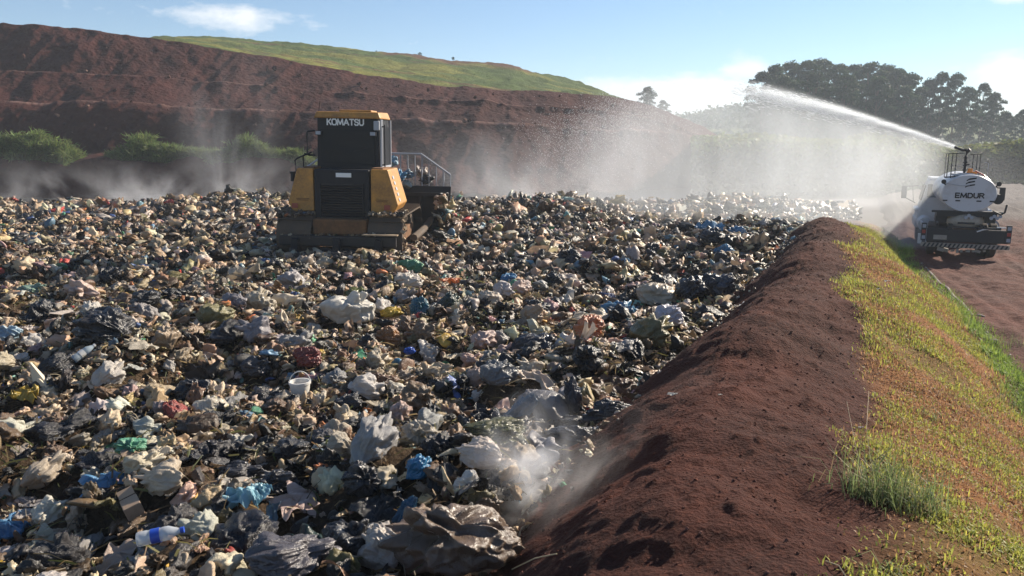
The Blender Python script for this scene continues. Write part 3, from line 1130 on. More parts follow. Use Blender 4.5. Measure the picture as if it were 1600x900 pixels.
hero('bag', 165, 530, 88, 58, BLK, 'round shiny black bag standing out among pale bags', 'the round shiny black bag', seed=23, pleats=.18, deep=.9)
hero('bag', 545, 468, 80, 54, (.56, .53, .47), 'big clean white bag lying in front of the bulldozer', 'the big white bag', seed=27, fine=.05, pleats=.08)
hero('bag', 606, 505, 42, 38, (.23, .11, .045), 'brown paper sack gathered at its top', 'the brown sack', 'sack', 'paper_sack', seed=31)
hero('bag', 655, 471, 32, 38, (.030, .105, .145), 'teal bag standing upright beside the yellow packet', 'the teal bag', seed=33)
hero('bag', 612, 474, 40, 17, (.50, .34, .04), 'flat yellow packet behind the brown sack', 'the yellow packet', 'packet', 'plastic_packet', seed=35, knot=False)
hero('bag', 920, 522, 50, 38, (.42, .15, .065), 'orange bag lying half open next to a white one', 'the orange bag', seed=37)
hero('bag', 884, 530, 42, 46, (.46, .44, .42), 'white bag leaning on the orange bag', 'the white bag by the orange one', seed=39)
hero('bag', 1168, 431, 26, 24, (.60, .30, .03), 'small bright orange bag at the foot of the berm', 'the bright orange bag', seed=41)
hero('sheet', 703, 438, 36, 15, (.55, .17, .06), 'orange rag spread on top of dark bags', 'the orange rag', 'rag', 'cloth_rag', seed=43)
hero('bag', 700, 462, 40, 42, (.02, .035, .03), 'dark bag with a green side under the orange rag', 'the dark bag under the orange rag', seed=44)
hero('bag', 785, 626, 34, 92, (.030, .095, .16), 'long blue cloth twisted upright between dark bags', 'the long blue cloth', 'cloth', 'cloth_rag', seed=47, deep=.6, tilt=(0, .7), knot=False)
hero('bag', 654, 754, 46, 46, (.035, .16, .30), 'bright blue bag bulging above a trailing tail', 'the bright blue bag', seed=49, fine=.12)
hero('bag', 622, 800, 34, 72, (.022, .085, .15), 'darker blue tail of film trailing below the bright blue bag', 'the blue tail of film', 'film', 'plastic_film', seed=51, deep=.5, tilt=(0, .45), knot=False)
hero('sheet', 388, 786, 72, 46, (.26, .47, .56), 'pale blue plastic sheet draped in folds', 'the pale blue sheet', 'sheet', 'plastic_sheet', seed=53, curl=.3)
hero('bag', 202, 701, 58, 30, (.10, .27, .17), 'green bag with pleats spreading from its knot', 'the green bag', seed=57, pleats=.25)
hero('bag', 14, 530, 44, 30, (.27, .37, .44), 'light blue bag cut by the edge of the picture', 'the light blue bag', seed=59)
hero('bag', 108, 891, 68, 32, (.05, .24, .36), 'cyan bag at the bottom edge in front of pale film', 'the cyan bag', seed=61, pleats=.2)
hero('bag', 75, 884, 80, 36, (.52, .47, .43), 'pale bag with an orange print beside the cyan bag', 'the printed pale bag', seed=62)
hero('sheet', 40, 596, 62, 36, (.30, .21, .03), 'yellow and olive film sheet lying in a fold', 'the yellow film', 'sheet', 'plastic_sheet', seed=63)
hero('bag', 436, 738, 72, 50, BLK, 'bulging black bag behind the pale blue sheet', 'the bulging black bag', seed=67, pleats=.12)
hero('bag', 375, 718, 80, 34, (.03, .03, .034), 'flat black bag lying beside the bulging black bag', 'the flat black bag', seed=68)
hero('bag', 566, 758, 66, 60, BLK, 'black bag with an open glossy mouth beside the bright blue bag', 'the open black bag', seed=71)
hero('heap', 572, 437, 78, 30, (.085, .095, .020), 'mossy heap of grass cuttings in front of the bulldozer', 'the heap of grass cuttings', 'heap', 'grass_cuttings', seed=73)
hero('heap', 772, 712, 105, 32, (.080, .078, .026), 'matted turf clump behind the white smoke', 'the turf clump', 'turf', 'turf_clump', seed=75)
hero('bag', 748, 746, 76, 48, (.55, .47, .40), 'translucent pinkish white bag next to the white smoke', 'the pinkish white bag', seed=77)
hero('bag', 735, 782, 56, 44, (.52, .50, .46), 'white bag squeezed under the pinkish white one', 'the squeezed white bag', seed=79)
hero('bag', 655, 705, 62, 42, (.34, .30, .24), 'tan bag sloping towards the berm above the bright blue bag', 'the sloping tan bag', seed=80)
hero('bag', 1045, 513, 46, 36, (.46, .45, .50), 'lilac white crumpled bag at the berm foot', 'the lilac white bag', seed=81, fine=.16)
hero('bag', 900, 684, 130, 44, (.035, .036, .040), 'long black sheet bundle stretched along the berm foot', 'the long black bundle', 'bundle', 'sheet_bundle', seed=83, deep=.4, knot=False)
hero('bag', 962, 634, 110, 54, (.030, .031, .036), 'wide dark bag with a torn pale rim at the berm foot', 'the torn dark bag', seed=85, deep=.5)
hero('chunk', 850, 618, 74, 48, (.16, .15, .145), 'grey slab of foam leaning among dark bags', 'the grey slab', 'slab', 'foam_slab', seed=87, tilt=(.3, .3))
hero('bag', 895, 610, 30, 66, (.045, .05, .062), 'upright dark bag beside the grey slab', 'the upright dark bag', seed=88)
hero('bag', 935, 640, 22, 22, (.26, .26, .27), 'grey ball on the torn dark bag', 'the grey ball', 'ball', 'rubber_ball', seed=89, facets=1, crumple=0, fine=0, pleats=0, knot=False, lo=.97)
hero('bag', 832, 530, 80, 46, (.024, .025, .033), 'broad navy black bag behind the white and orange bags', 'the navy black bag', seed=91)
hero('bag', 780, 588, 62, 40, (.15, .15, .15), 'silvery grey bag with fanned pleats', 'the silvery grey bag', seed=92, pleats=.22)
hero('bag', 621, 543, 20, 20, (.03, .11, .19), 'blue ball in a gap between bags', 'the blue ball', 'ball', 'rubber_ball', seed=93, facets=1, crumple=0, fine=0, pleats=0, knot=False, lo=.97)
hero('bag', 640, 522, 20, 13, (.02, .09, .42), 'vivid blue packet just below the brown sack', 'the vivid blue packet', 'packet', 'plastic_packet', seed=94, knot=False)
hero('bag', 690, 560, 50, 28, (.42, .33, .22), 'crumpled beige paper bag with layered folds', 'the beige paper bag', 'bag', 'paper_bag', seed=95, pleats=.2)
hero('bag', 480, 546, 46, 34, (.16, .035, .03), 'red and black striped cloth bundle', 'the red cloth bundle', 'cloth', 'cloth_bundle', seed=97, fine=.16, knot=False)
hero('bag', 400, 542, 48, 34, (.05, .05, .055), 'black bag with a grey lit top in the middle of the heap', 'the grey topped black bag', seed=99)
hero('bag', 300, 590, 58, 36, BLK, 'glossy black bag sunk in brown rubbish', 'the sunk black bag', seed=101)
hero('bag', 326, 617, 52, 27, (.50, .45, .36), 'smooth cream bag with one long fold', 'the cream bag', seed=103, fine=.05)
hero('sheet', 1108, 357, 44, 20, (.10, .24, .38), 'blue tarpaulin scrap far off near the berm end', 'the far blue tarpaulin', 'tarpaulin', 'tarpaulin', seed=105)
hero('bag', 1152, 358, 30, 20, (.07, .20, .33), 'blue bag beside the far blue tarpaulin', 'the far blue bag', seed=106)
hero('bag', 1112, 389, 40, 28, (.03, .03, .033), 'dark pointed bag sticking up near the far berm', 'the pointed dark bag', seed=107)
hero('bag', 1080, 455, 52, 38, (.035, .036, .044), 'round dark bag in the cluster at the berm foot', 'the round dark bag', seed=108)
hero('bag', 1125, 452, 46, 42, (.045, .045, .055), 'tall dark bag in the cluster at the berm foot', 'the tall dark bag', seed=109)
hero('bag', 1080, 423, 36, 20, (.56, .56, .60), 'white bag on top of the dark cluster at the berm foot', 'the white bag on the dark cluster', seed=110)
hero('bag', 890, 402, 38, 30, (.02, .02, .024), 'black bag bulging in the far middle of the heap', 'the far bulging black bag', seed=111)
hero('bag', 640, 445, 46, 28, (.50, .44, .37), 'cream ribbed bag beside the orange rag', 'the ribbed cream bag', seed=112, pleats=.25)
hero('sheet', 145, 488, 90, 26, (.55, .47, .40), 'long pale pink film bunched behind the round black bag', 'the long pale film', 'film', 'plastic_film', seed=113)
hero('bag', 55, 440, 48, 22, (.16, .24, .19), 'grey green bag far along the heap', 'the grey green bag', seed=114)
hero('bag', 835, 312, 26, 20, (.42, .12, .10), 'red and white bag on the crown of the far mound', 'the red and white bag', seed=115)


def bottle(px, py, length_px, label, color, phrase, rz=0.0, tilt=1.45, band=None):
    p = at(px, py, z=.66)
    L = length_px * p[1] / F_PX
    e = empty('plastic_bottle', (p[0], p[1], float(waste_z(p[0], p[1])) + .13), 0, label, 'bottle')
    e.rotation_euler = (0, tilt, rz)
    r = L * .17
    prof = [(0, .0), (.0, .9), (.04, 1), (.22, .97), (.25, .92), (.28, .98), (.48, .95), (.52, .90), (.55, .97), (.68, .95), (.80, .62), (.88, .40), (.91, .36), (.93, .36)]
    m = MB()
    m.loft([[(r * k * math.cos(a), r * k * math.sin(a), L * (h - .5)) for a in np.linspace(0, 6.2832, 21)[:-1]] for h, k in prof])
    o = m.build('body', M_PET, e, smooth=True)
    o.color = (*color, 1)
    c = MB().cyl((0, 0, L * .425), (0, 0, L * .50), r * .42, n=14)
    c.build('cap', band or M_CAPB, e)
    b = MB().cyl((0, 0, -L * .20), (0, 0, L * .0), r * 1.012, n=20, caps=False)
    b.build('paper_label', band or M_CAPB, e, smooth=True)
    HERO.append((px, py, phrase))
    BIGS.append((p[0], p[1], L * .4))


tP = NT('clear_bottle')
M_PET = tP.done(tP.node('ShaderNodeMixShader', {0: .45, 1: tP.principled(tP.node('ShaderNodeObjectInfo').outputs['Color'], .12, 0, .8).outputs[0],
                                             2: tP.node('ShaderNodeBsdfTransparent').outputs[0]}))
M_CAPB = paint('blue_plastic', (.02, .07, .42), amount=.2, rough=.35)
M_CAPW = paint('white_plastic', (.62, .60, .56), amount=.35, rough=.4)
bottle(255, 875, 74, 'clear plastic bottle with a blue label lying near the bottom edge', (.62, .66, .70), 'the bottle with the blue label', .25)
bottle(133, 563, 40, 'round bluish clear bottle in front of the round shiny black bag', (.45, .53, .58), 'the clear bottle', .9, 1.1, M_CAPW)

# white bucket with its wire handle
p = at(468, 590, z=.62)
e = empty('bucket', (p[0], p[1], float(waste_z(p[0], p[1])) + .03), .4, 'small white bucket with its wire handle raised', 'bucket')
m = MB()
m.loft([[(r_ * math.cos(a), r_ * math.sin(a), h) for a in np.linspace(0, 6.2832, 25)[:-1]] for h, r_ in
        ((0, .085), (.19, .105), (.19, .115), (.215, .115), (.215, .098), (.02, .078))])
m.build('body', M_CAPW, e, smooth=True)
MB().tube([(.108 * math.cos(a), 0, .20 + .12 * math.sin(a)) for a in np.linspace(0, math.pi, 12)], .006, 6).build('handle', M_CAPW, e)
HERO.append((468, 578, 'the white bucket'))
BIGS.append((p[0], p[1], .12))

# folded cone of cream card standing up
M_CARD = paint('cream_card', (.58, .50, .38), amount=.35, rough=.85)
p = at(70, 600, z=.6)
m = MB()
m.hexa([(-.10, -.03, 0), (.13, -.04, 0), (.12, .05, 0), (-.09, .04, 0), (-.13, -.01, .34), (-.115, -.015, .34), (-.115, .012, .34), (-.13, .01, .34)])
m.hexa([(.0, -.06, -.02), (.19, -.07, -.04), (.19, .0, -.04), (.02, -.035, -.02), (-.06, -.045, .18), (-.02, -.05, .18), (-.02, -.035, .18), (-.05, -.033, .18)])
o = m.build('folded_card', M_CARD, bevel=.004)
o.location = (p[0], p[1], float(waste_z(p[0], p[1])) + .02)
tag(o, 'cream folded card pointing up like a cone', 'card')
HERO.append((68, 575, 'the pointed cream card'))
# small carton
M_BOX = paint('brown_carton', (.36, .25, .17), amount=.4, rough=.9)
p = at(208, 800, z=.6)
e = empty('carton', (p[0], p[1], float(waste_z(p[0], p[1])) + .07), .5, 'small brown carton with one flap open', 'carton')
e.rotation_euler = (.25, -.3, .6)
MB().box((0, 0, 0), (.11, .11, .12)).build('box', M_BOX, e, bevel=.005)
MB().box((.0, .085, .075), (.10, .06, .003), (.5, 0, 0)).build('flap', M_BOX, e)
HERO.append((208, 788, 'the small carton'))

# ordinary bags: each one a thing, named after what lies next to it
LOOK = {
    'white': ((.54, .50, .45), 24), 'cream': ((.46, .39, .29), 18), 'tan': ((.33, .24, .16), 16), 'black': ((.016, .016, .019), 36),
    'grey': ((.24, .23, .22), 13), 'pink': ((.48, .34, .29), 7), 'brown': ((.14, .09, .055), 12), 'olive': ((.15, .13, .055), 5),
    'blue': ((.07, .19, .33), 4), 'green': ((.06, .20, .11), 2.2), 'yellow': ((.40, .27, .06), 1.2), 'red': ((.30, .06, .05), 1.0)}
names = list(LOOK)
wts = np.array([LOOK[k][1] for k in names], float)
wts /= wts.sum()
VAR = []
for k in range(14):
    VAR.append(shape_mesh('trash_bag', bag_shape(500 + k, 4, 8 + k % 5, .72, .20, .10, .16, (1, .82, .62), k % 3 != 0, .12), 1, .85, .58 + .02 * (k % 5)))
for k in range(7):
    VAR.append(shape_mesh('plastic_sheet', sheet_shape(560 + k, 26), 1, .8, .34))
for me in VAR:
    me.materials.append(M_FILM_O)
bags = []
tries = 0
while len(bags) < 285 and tries < 60000:
    tries += 1
    py = 330 + 575 * rng.uniform() ** .62
    px = rng.uniform(0, 1260)
    p = at(px, py, z=.55)
    y = p[1]
    if y > 24 or y < 4.3:
        continue
    u = p[0] - float(crest_x(y))
    if u > float(waste_edge_u(y)) - .15 or (abs(p[0] + 3.75) < 1.9 and 17.0 < y < 22.5):
        continue
    s = rng.uniform(.20, .42) * (1 + .40 * (u > -3.2)) * (1 if y < 9 else 1.3)
    if any((p[0] - a) ** 2 + (p[1] - b) ** 2 < ((c + s * .5) * .72) ** 2 for a, b, c in BIGS):
        continue
    BIGS.append((p[0], p[1], s * .5))
    w2 = wts.copy()
    if u > -3.2:
        w2[names.index('black')] *= 1.8
        w2[names.index('grey')] *= 1.6
    look = names[rng.choice(len(names), p=w2 / w2.sum())]
    bags.append((p[0], y, s, look, px, py))
bags.sort(key=lambda b: b[1])
used = {}
plan = []
for b in bags:
    cand = sorted(HERO, key=lambda h: (h[0] - b[4]) ** 2 + (2.2 * (h[1] - b[5])) ** 2)[:5]
    done = False
    for h in cand:
        dx, dy = b[4] - h[0], (b[5] - h[1])
        if abs(dy) * 2.0 > abs(dx):
            rel = 'behind' if dy < 0 else 'in front of'
        else:
            rel = 'to the left of' if dx < 0 else 'to the right of'
        key = (b[3], rel, h[2])
        if key not in used:
            used[key] = [b]
            plan.append((b, key))
            done = True
            break
    if not done:
        h = cand[0]
        used[key].append(b)
        plan.append((b, key))
SZ = ['small', 'larger']
for i, (b, key) in enumerate(plan):
    x, y, s, look, px, py = b
    kk = int(rng.integers(0, len(VAR)))
    me = VAR[kk]
    o = bpy.data.objects.new(me.name, me)
    COL.objects.link(o)
    sheet = me.name.startswith('plastic_sheet')
    o.scale = (s * rng.uniform(.8, 1.25) * (1.15 if sheet else 1), s * rng.uniform(.8, 1.2), s * rng.uniform(.75, 1.2))
    o.location = (x, y, float(waste_z(x, y)) - .02 * s)
    o.rotation_euler = (rng.normal(0, .3), rng.normal(0, .3), rng.uniform(0, 6.28))
    c = np.array(LOOK[look][0]) * rng.uniform(.75, 1.2)
    o.color = (*np.clip(c * rng.uniform(.95, 1.05, 3), 0, .8), 1)
    same = used[key]
    noun = 'film' if sheet else 'bag'
    word = ('crumpled', 'wrinkled', 'dirty', 'torn', 'squashed')[i % 5]
    extra = ''
    if len(same) > 1:
        rank = sorted(same, key=lambda q: (q[4] - [h for h in HERO if h[2] == key[2]][0][0]) ** 2 + (q[5] - [h for h in HERO if h[2] == key[2]][0][1]) ** 2).index(b)
        extra = ('closest ', 'next closest ', 'third closest ', 'fourth closest ', 'fifth closest ')[min(rank, 4)]
    tag(o, '%s%s %s %s %s %s' % (extra, word, look, noun, key[1], key[2]), noun, 'single bags lying in the waste')

# bags riding on the blade behind the cab
for k, (px, py, Y_, s, c, lb) in enumerate(((614, 252, 21.75, .42, (.16, .30, .40), 'light blue bag heaped on the blade next to the cab'),
                                    (619, 272, 21.7, .50, (.10, .26, .42), 'brighter blue bag lying under the light blue one on the blade'),
                                    (638, 272, 21.75, .34, (.10, .17, .24), 'blue and red bag at the end of the load on the blade'),
                                    (634, 288, 21.70, .30, (.34, .40, .40), 'pale bag hanging over the back of the blade'),
                                    (655, 268, 21.9, .42, (.30, .24, .20), 'tan bag against the rack of the blade'),
                                    (668, 280, 21.9, .45, (.05, .05, .05), 'black bag against the low end of the rack'))):
    p = at(px, py, Y=Y_)
    o = bpy.data.objects.new('trash_bag', VAR[k])
    COL.objects.link(o)
    o.location = (p[0], p[1], p[2] - s * .3)
    o.scale = (s, s, s * 1.2)
    o.rotation_euler = (rng.normal(0, .3), rng.normal(0, .3), rng.uniform(0, 6.28))
    o.color = (*c, 1)
    tag(o, lb, 'bag', 'bags on the blade')

# ---------------------------------------------------------------- waste: the loose mass between and behind the single pieces
VV, FF, CC_, off = [], [], [], 0


def push(V, F, C):
    global off
    VV.append(V)
    FF.append(F + off)
    CC_.append(C)
    off += len(V)


for fam, n, y0, y1, s0, s1 in (('film', 260, 4.6, 9.0, .11, .24), ('film', 420, 8.5, 18.0, .12, .30), ('hi', 420, 4.6, 8.5, .10, .17), ('hi', 620, 8.0, 17.0, .12, .24), ('hi', 3000, 3.6, 8.0, .045, .12), ('mid', 6500, 3.6, 9.0, .018, .05), ('mid', 8000, 8.0, 15.5, .04, .13),
                               ('lo', 9000, 8.0, 16.0, .025, .06), ('lo', 16000, 15.0, 27, .05, .17), ('lo', 10000, 25.5, 36.3, .08, .24)):
    xy = waste_points(n, y0, y1, 1.4)
    x, y = xy[:, 0], xy[:, 1]
    S = s0 * (s1 / s0) ** (rng.uniform(size=n) ** 1.5)
    if y0 >= 15:
        S = S * (1 + .25 * (vn(x * .3, y * .3, seed=67)))
    BA = np.array(BIGS)
    d = np.sqrt((x[:, None] - BA[None, :, 0]) ** 2 + (y[:, None] + .4 * S[:, None] - BA[None, :, 1]) ** 2)
    ok = (d > BA[None, :, 2] * .85 + S[:, None] * (1.1 if s0 >= .1 else .35)).all(1)
    x, y, S = x[ok], y[ok], S[ok]
    n = len(x)
    P = np.stack([x, y, waste_z(x, y) + rng.uniform(-.25, .9 if s0 < .1 else .35, n) * S + rng.uniform(0, .04, n)], -1)
    push(*scatter(P, S, colours(n, x, y), fam))
# waste heaped against, on and beside the blade, and caught on the tracks
n = 900
hx = rng.uniform(-5.9, -1.25, n)
hy = rng.uniform(21.75, 23.6, n)
hz = .5 + rng.uniform(0, 1, n) ** .8 * (1.35 - .55 * (hy - 21.7)) * (1 - .5 * sstep(-2.4, -1.25, hx))
push(*scatter(np.stack([hx, hy, hz], -1), rng.uniform(.07, .22, n), colours(n), 'mid'))
n = 700
hx = np.concatenate([rng.uniform(-6.0, -5.3, 250), rng.uniform(-5.5, -2.4, 260), rng.uniform(-2.7, -2.25, 190)])
hy = np.concatenate([rng.uniform(17.2, 21, 250), rng.uniform(17.0, 17.4, 260), rng.uniform(17.3, 21, 190)])
hz = .42 + rng.uniform(0, .22, n)
push(*scatter(np.stack([hx, hy, hz], -1), rng.uniform(.04, .16, n), colours(n) * .8, 'mid'))
n = 420
hx = rng.uniform(-2.0, -1.2, n)
hy = rng.uniform(20.6, 22.6, n)
hz = .5 + rng.uniform(0, 1.25, n) * (1 - sstep(-2.0, -1.2, hx) * .75)
push(*scatter(np.stack([hx, hy, hz], -1), rng.uniform(.06, .17, n), colours(n), 'mid'))
# spill of torn scraps down the berm foot
n = 130
hx = -4.0 + rng.uniform(.62, 1.45, n) * np.where(rng.uniform(size=n) < .5, -1, 1)
hy = rng.uniform(17.55, 18.7, n)
push(*scatter(np.stack([hx, hy, .38 + 1.10 + 0 * hx], -1), rng.uniform(.02, .075, n), colours(n) * .6, 'mid'))
n = 60
hx = -4.0 + rng.uniform(-1.3, 1.3, n)
push(*scatter(np.stack([hx, 17.54 + 0 * hx, .38 + .64 + 0 * hx], -1), rng.uniform(.02, .06, n), colours(n) * .7, 'mid'))
n = 420
sy = rng.uniform(4, 19, n)
su = waste_edge_u(sy) + np.abs(rng.normal(0, .16, n))
sx = su + crest_x(sy)
push(*scatter(np.stack([sx, sy, berm_full(su, sy) + .01], -1), rng.uniform(.012, .055, n), colours(n), 'mid'))
loose = link('loose_waste', mesh_np('loose_waste', np.concatenate(VV), np.concatenate(FF), np.concatenate(CC_), True), M_FILM_A)
tag(loose, kind='stuff')
del VV, FF, CC_

# ---------------------------------------------------------------- bulldozer
M_YEL = paint('yellow_paint', (.50, .23, .03), (.13, .075, .04), .75, .42, scale=2.2)
M_YELD = paint('rusty_yellow', (.20, .085, .025), (.045, .03, .02), .8, .7, scale=2.5)
M_BLKP = paint('black_paint', (.008, .009, .013), (.028, .027, .028), .3, .55, scale=2.0, spec=.3)
M_STEEL = paint('blade_steel', (.020, .019, .019), (.05, .036, .028), .6, .6, metal=.2, scale=1.6)
M_TRACK = paint('track_steel', (.050, .042, .036), (.14, .10, .070), .9, .65, metal=.3, scale=4)
M_GLASS = paint('cab_glass', (.006, .008, .012), (.022, .022, .024), .2, .35, scale=1.4, spec=.2)
M_WHITE = paint('white_paint', (.62, .62, .62), (.28, .23, .19), .35, .35, scale=2.0)
M_WHITEB = paint('bright_white', (.78, .78, .76), (.4, .36, .3), .25, .5)
M_GREYL = paint('light_grey', (.34, .36, .40), (.2, .17, .14), .3, .5)
M_RED = paint('red_mark', (.28, .05, .03), amount=.4)
M_MUD = paint('dried_mud', (.34, .25, .16), (.20, .14, .09), .7, .95, scale=6)

GLYPH = {  # width, strokes in a unit-high cell
    'K': (.85, [[(0, 0), (0, 1)], [(.05, .45), (.8, 1)], [(.28, .60), (.85, 0)]]), 'O': (1.0, [[(.25, 0), (.75, 0), (1, .25), (1, .75), (.75, 1), (.25, 1), (0, .75), (0, .25), (.25, 0)]]),
    'M': (1.25, [[(0, 0), (.12, 1), (.62, .12), (1.13, 1), (1.25, 0)]]), 'A': (1.05, [[(0, 0), (.52, 1), (1.05, 0)], [(.24, .32), (.80, .32)]]),
    'T': (.9, [[(0, 1), (.9, 1)], [(.45, 1), (.45, 0)]]), 'S': (.85, [[(.85, .82), (.65, 1), (.2, 1), (0, .78), (.2, .54), (.65, .48), (.85, .25), (.65, 0), (.2, 0), (0, .18)]]),
    'U': (.9, [[(0, 1), (0, .25), (.22, 0), (.68, 0), (.9, .25), (.9, 1)]]), 'E': (.8, [[(.8, 1), (0, 1), (0, 0), (.8, 0)], [(0, .5), (.7, .5)]]),
    'D': (.95, [[(0, 0), (0, 1), (.62, 1), (.95, .7), (.95, .3), (.62, 0), (0, 0)]]), 'R': (.9, [[(0, 0), (0, 1), (.68, 1), (.88, .78), (.68, .50), (0, .50)], [(.42, .5), (.9, 0)]])}


def letters(word, h, w, loc, mat, parent, wf=.8, gap=.2):
    """Block letters cut from sheet: each stroke a flat bar standing a few millimetres proud, facing -Y."""
    m_ = MB()
    tot = sum(GLYPH[c][0] for c in word) * h * wf + (len(word) - 1) * h * gap
    x = -tot / 2
    q = 0
    for ch_ in word:
        for st_ in GLYPH[ch_][1]:
            for (xa, za), (xb, zb) in zip(st_[:-1], st_[1:]):
                xa, xb = xa * wf, xb * wf
                L_ = math.hypot(xb - xa, zb - za) * h + w * .8
                q += 1
                m_.box((x + (xa + xb) / 2 * h, -.004 - .0004 * (q % 5), ((za + zb) / 2 - .5) * h), (L_, .008, w), (0, -math.atan2(zb - za, xb - xa), 0))
        x += GLYPH[ch_][0] * h * wf + h * gap
    o_ = m_.build('lettering', mat, parent)
    o_.location = loc
    return o_


dz = empty('bulldozer', (-4.0, 17.6, .38), 0, 'yellow and black tracked bulldozer seen from behind, pushing waste with a railed blade', 'bulldozer')
dz.rotation_euler = (R(.8), R(1.2), R(-1.6))


def oval(L0, L1, z0, z1, n):
    """Evenly spaced points and directions along a track loop (side view)."""
    r = (z1 - z0) / 2
    zc = (z0 + z1) / 2
    a, b = L0 + r, L1 - r
    S = b - a
    tot = 2 * S + 2 * math.pi * r
    out = []
    for i in range(n):
        s = tot * i / n
        if s < S:
            out.append((a + s, z1, 0.0))
        elif s < S + math.pi * r:
            t_ = (s - S) / r
            out.append((b + r * math.sin(t_), zc + r * math.cos(t_), -t_))
        elif s < 2 * S + math.pi * r:
            out.append((b - (s - S - math.pi * r), z0, -math.pi))
        else:
            t_ = (s - 2 * S - math.pi * r) / r
            out.append((a - r * math.sin(t_), zc - r * math.cos(t_), -math.pi - t_))
    return out


for sx in (-1, 1):
    xc = 1.06 * sx
    m = MB()
    for (yy, zz, an) in oval(.05, 3.25, .0, 1.06, 40):
        m.box((xc, yy, zz), (.80, .225, .035), (an, 0, 0))
        m.box((xc, yy - .07 * math.cos(an) - .05 * math.sin(an) * -1, zz + .05 * math.cos(an) - .07 * math.sin(an)), (.80, .03, .09), (an, 0, 0))
    m.build('track', M_TRACK, dz)
    m = MB()
    m.box((xc, 1.65, .50), (.46, 2.1, .34))
    for k in range(6):
        m.cyl((xc - .25, .75 + k * .36, .22), (xc + .25, .75 + k * .36, .22), .15, n=14)
    m.build('track_frame', M_YELD, dz, bevel=.01)
    m = MB()
    m.cyl((xc - .2, .58, .53), (xc + .2, .58, .53), .40, n=20)
    m.cyl((xc - .30, .58, .53), (xc + .30, .58, .53), .22, n=16)
    m.build('sprocket', M_TRACK, dz)
    MB().cyl((xc - .2, 2.72, .53), (xc + .2, 2.72, .53), .40, n=20).build('idler', M_TRACK, dz)
    mud = MB()
    for k in range(26):
        mud.box((xc + rng.uniform(-.38, .38), rng.uniform(.0, 1.2), 1.08 + rng.uniform(0, .04)), rng.uniform(.04, .16, 3) * (1, 1, .5), tuple(rng.uniform(-.6, .6, 3)))
    for k in range(16):
        mud.box((xc + sx * rng.uniform(.34, .43), rng.uniform(.0, .6), rng.uniform(.25, 1.05)), rng.uniform(.03, .11, 3), tuple(rng.uniform(-1, 1, 3)))
    tag(mud.build('caked_mud', M_MUD if sx > 0 else M_TRACK, dz), kind='stuff')
    # fender tank with sloping side
    P = [(.67, 1.13), (1.17, 1.10), (1.30, 1.30), (1.06, 2.12), (.67, 2.12)]
    v0 = [(sx * x, .42 + (.05 if x > 1 else 0), z) for x, z in P]
    v1 = [(sx * x, 1.75, z) for x, z in P]
    f = MB().loft([v0, v1]).build('side_tank', M_YEL, dz, bevel=.025)
    MB().box((sx * .93, .404, 1.42), (.30, .01, .012)).box((sx * .93, .404, 1.385), (.26, .01, .012)).build('warning_lines', M_YELD, f)
    MB().box((sx * (1.05 if sx > 0 else 1.12), .410, 1.25), (.14, .012, .11)).build('warning_decal', M_RED, f)
    MB().box((sx * .80, 1.0, 2.135), (.26, .9, .03)).build('tank_lid', M_YELD, f)
# worn grey lettering strip on the right tank's sloping side
for k in range(5):
    zz = 1.93 - k * .13
    xx = 1.06 + (2.12 - zz) * .24 / .82 + .012
    MB().box((xx, .80, zz), (.008, .16, .075), (0, -.29, 0)).build('worn_letter', M_GREYL, dz)

m = MB()
m.box((0, 1.25, 1.52), (1.28, 1.72, 1.18))
body = m.build('engine_body', M_BLKP, dz, bevel=.03)
g = MB()
for k in range(13):
    g.box((0, .375, 1.03 + k * .058), (.98, .03, .026), (.5, 0, 0))
for x in (-.5, .5):
    g.box((x, .37, 1.38), (.03, .045, .80))
g.build('radiator_grille', M_BLKP, dz)
MB().box((0, .388, 1.38), (.98, .006, .8)).build('grille_backing', M_STEEL, dz)
MB().box((.05, .380, 1.98), (.36, .012, .10)).build('number_plate', M_WHITEB, dz, bevel=.004)
MB().box((0, .36, .80), (1.24, .5, .36)).build('rear_bodywork', M_YELD, dz, bevel=.03)
m = MB()
m.box((0, -.06, .50), (2.70, .14, .24))
m.build('rear_crossbar', M_STEEL, dz, bevel=.03)
m = MB()
m.box((0, .05, .22), (1.5, .3, .22))
for x in (-.95, .0, .95):
    m.box((x, -.16, .26), (.16, .26, .62))
m.build('tow_block', M_BLKP, dz, bevel=.02)
m = MB()
m.box((.98, -.10, .668), (.82, .20, .03))
m.build('mud_ledge', M_MUD, dz, bevel=.01)
# cab
cb = MB()
x0, x1, y0, y1 = -.76, .76, 1.10, 2.55
cb.hexa([(x0, y0, 2.08), (x1, y0, 2.08), (x1 - .02, y1 + .1, 2.08), (x0 + .02, y1 + .1, 2.08), (x0 + .03, y0, 3.30), (x1 - .03, y0, 3.30), (x1 - .06, y1, 3.30), (x0 + .06, y1, 3.30)])
cab = cb.build('cab', M_BLKP, dz, bevel=.03)
MB().box((0, 1.088, 2.62), (1.30, .02, .80)).build('rear_window', M_GLASS, cab)
MB().box((.3, 1.074, 2.56), (.34, .012, .02), (0, -.25, 0)).build('wiper', M_BLKP, cab)
m = MB()
m.hexa([(-.80, 1.02, 3.28), (.80, 1.02, 3.28), (.74, 2.66, 3.28), (-.74, 2.66, 3.28), (-.74, 1.06, 3.43), (.74, 1.06, 3.43), (.68, 2.58, 3.46), (-.68, 2.58, 3.46)])
m.box((.1, 1.8, 3.46), (.8, .7, .06))
m.build('cab_roof', M_YEL, cab, bevel=.035)
m = MB()
m.box((.775, 1.82, 2.62), (.012, 1.0, .95))
m.build('side_window', M_GLASS, cab)
m = MB()
for yy in (1.14, 1.26, 2.36):
    m.box((.785, yy, 2.70), (.03, .05, 1.14))
m.box((.785, 1.75, 2.14), (.03, 1.2, .05))
m.build('door_frame', M_GREYL, cab)
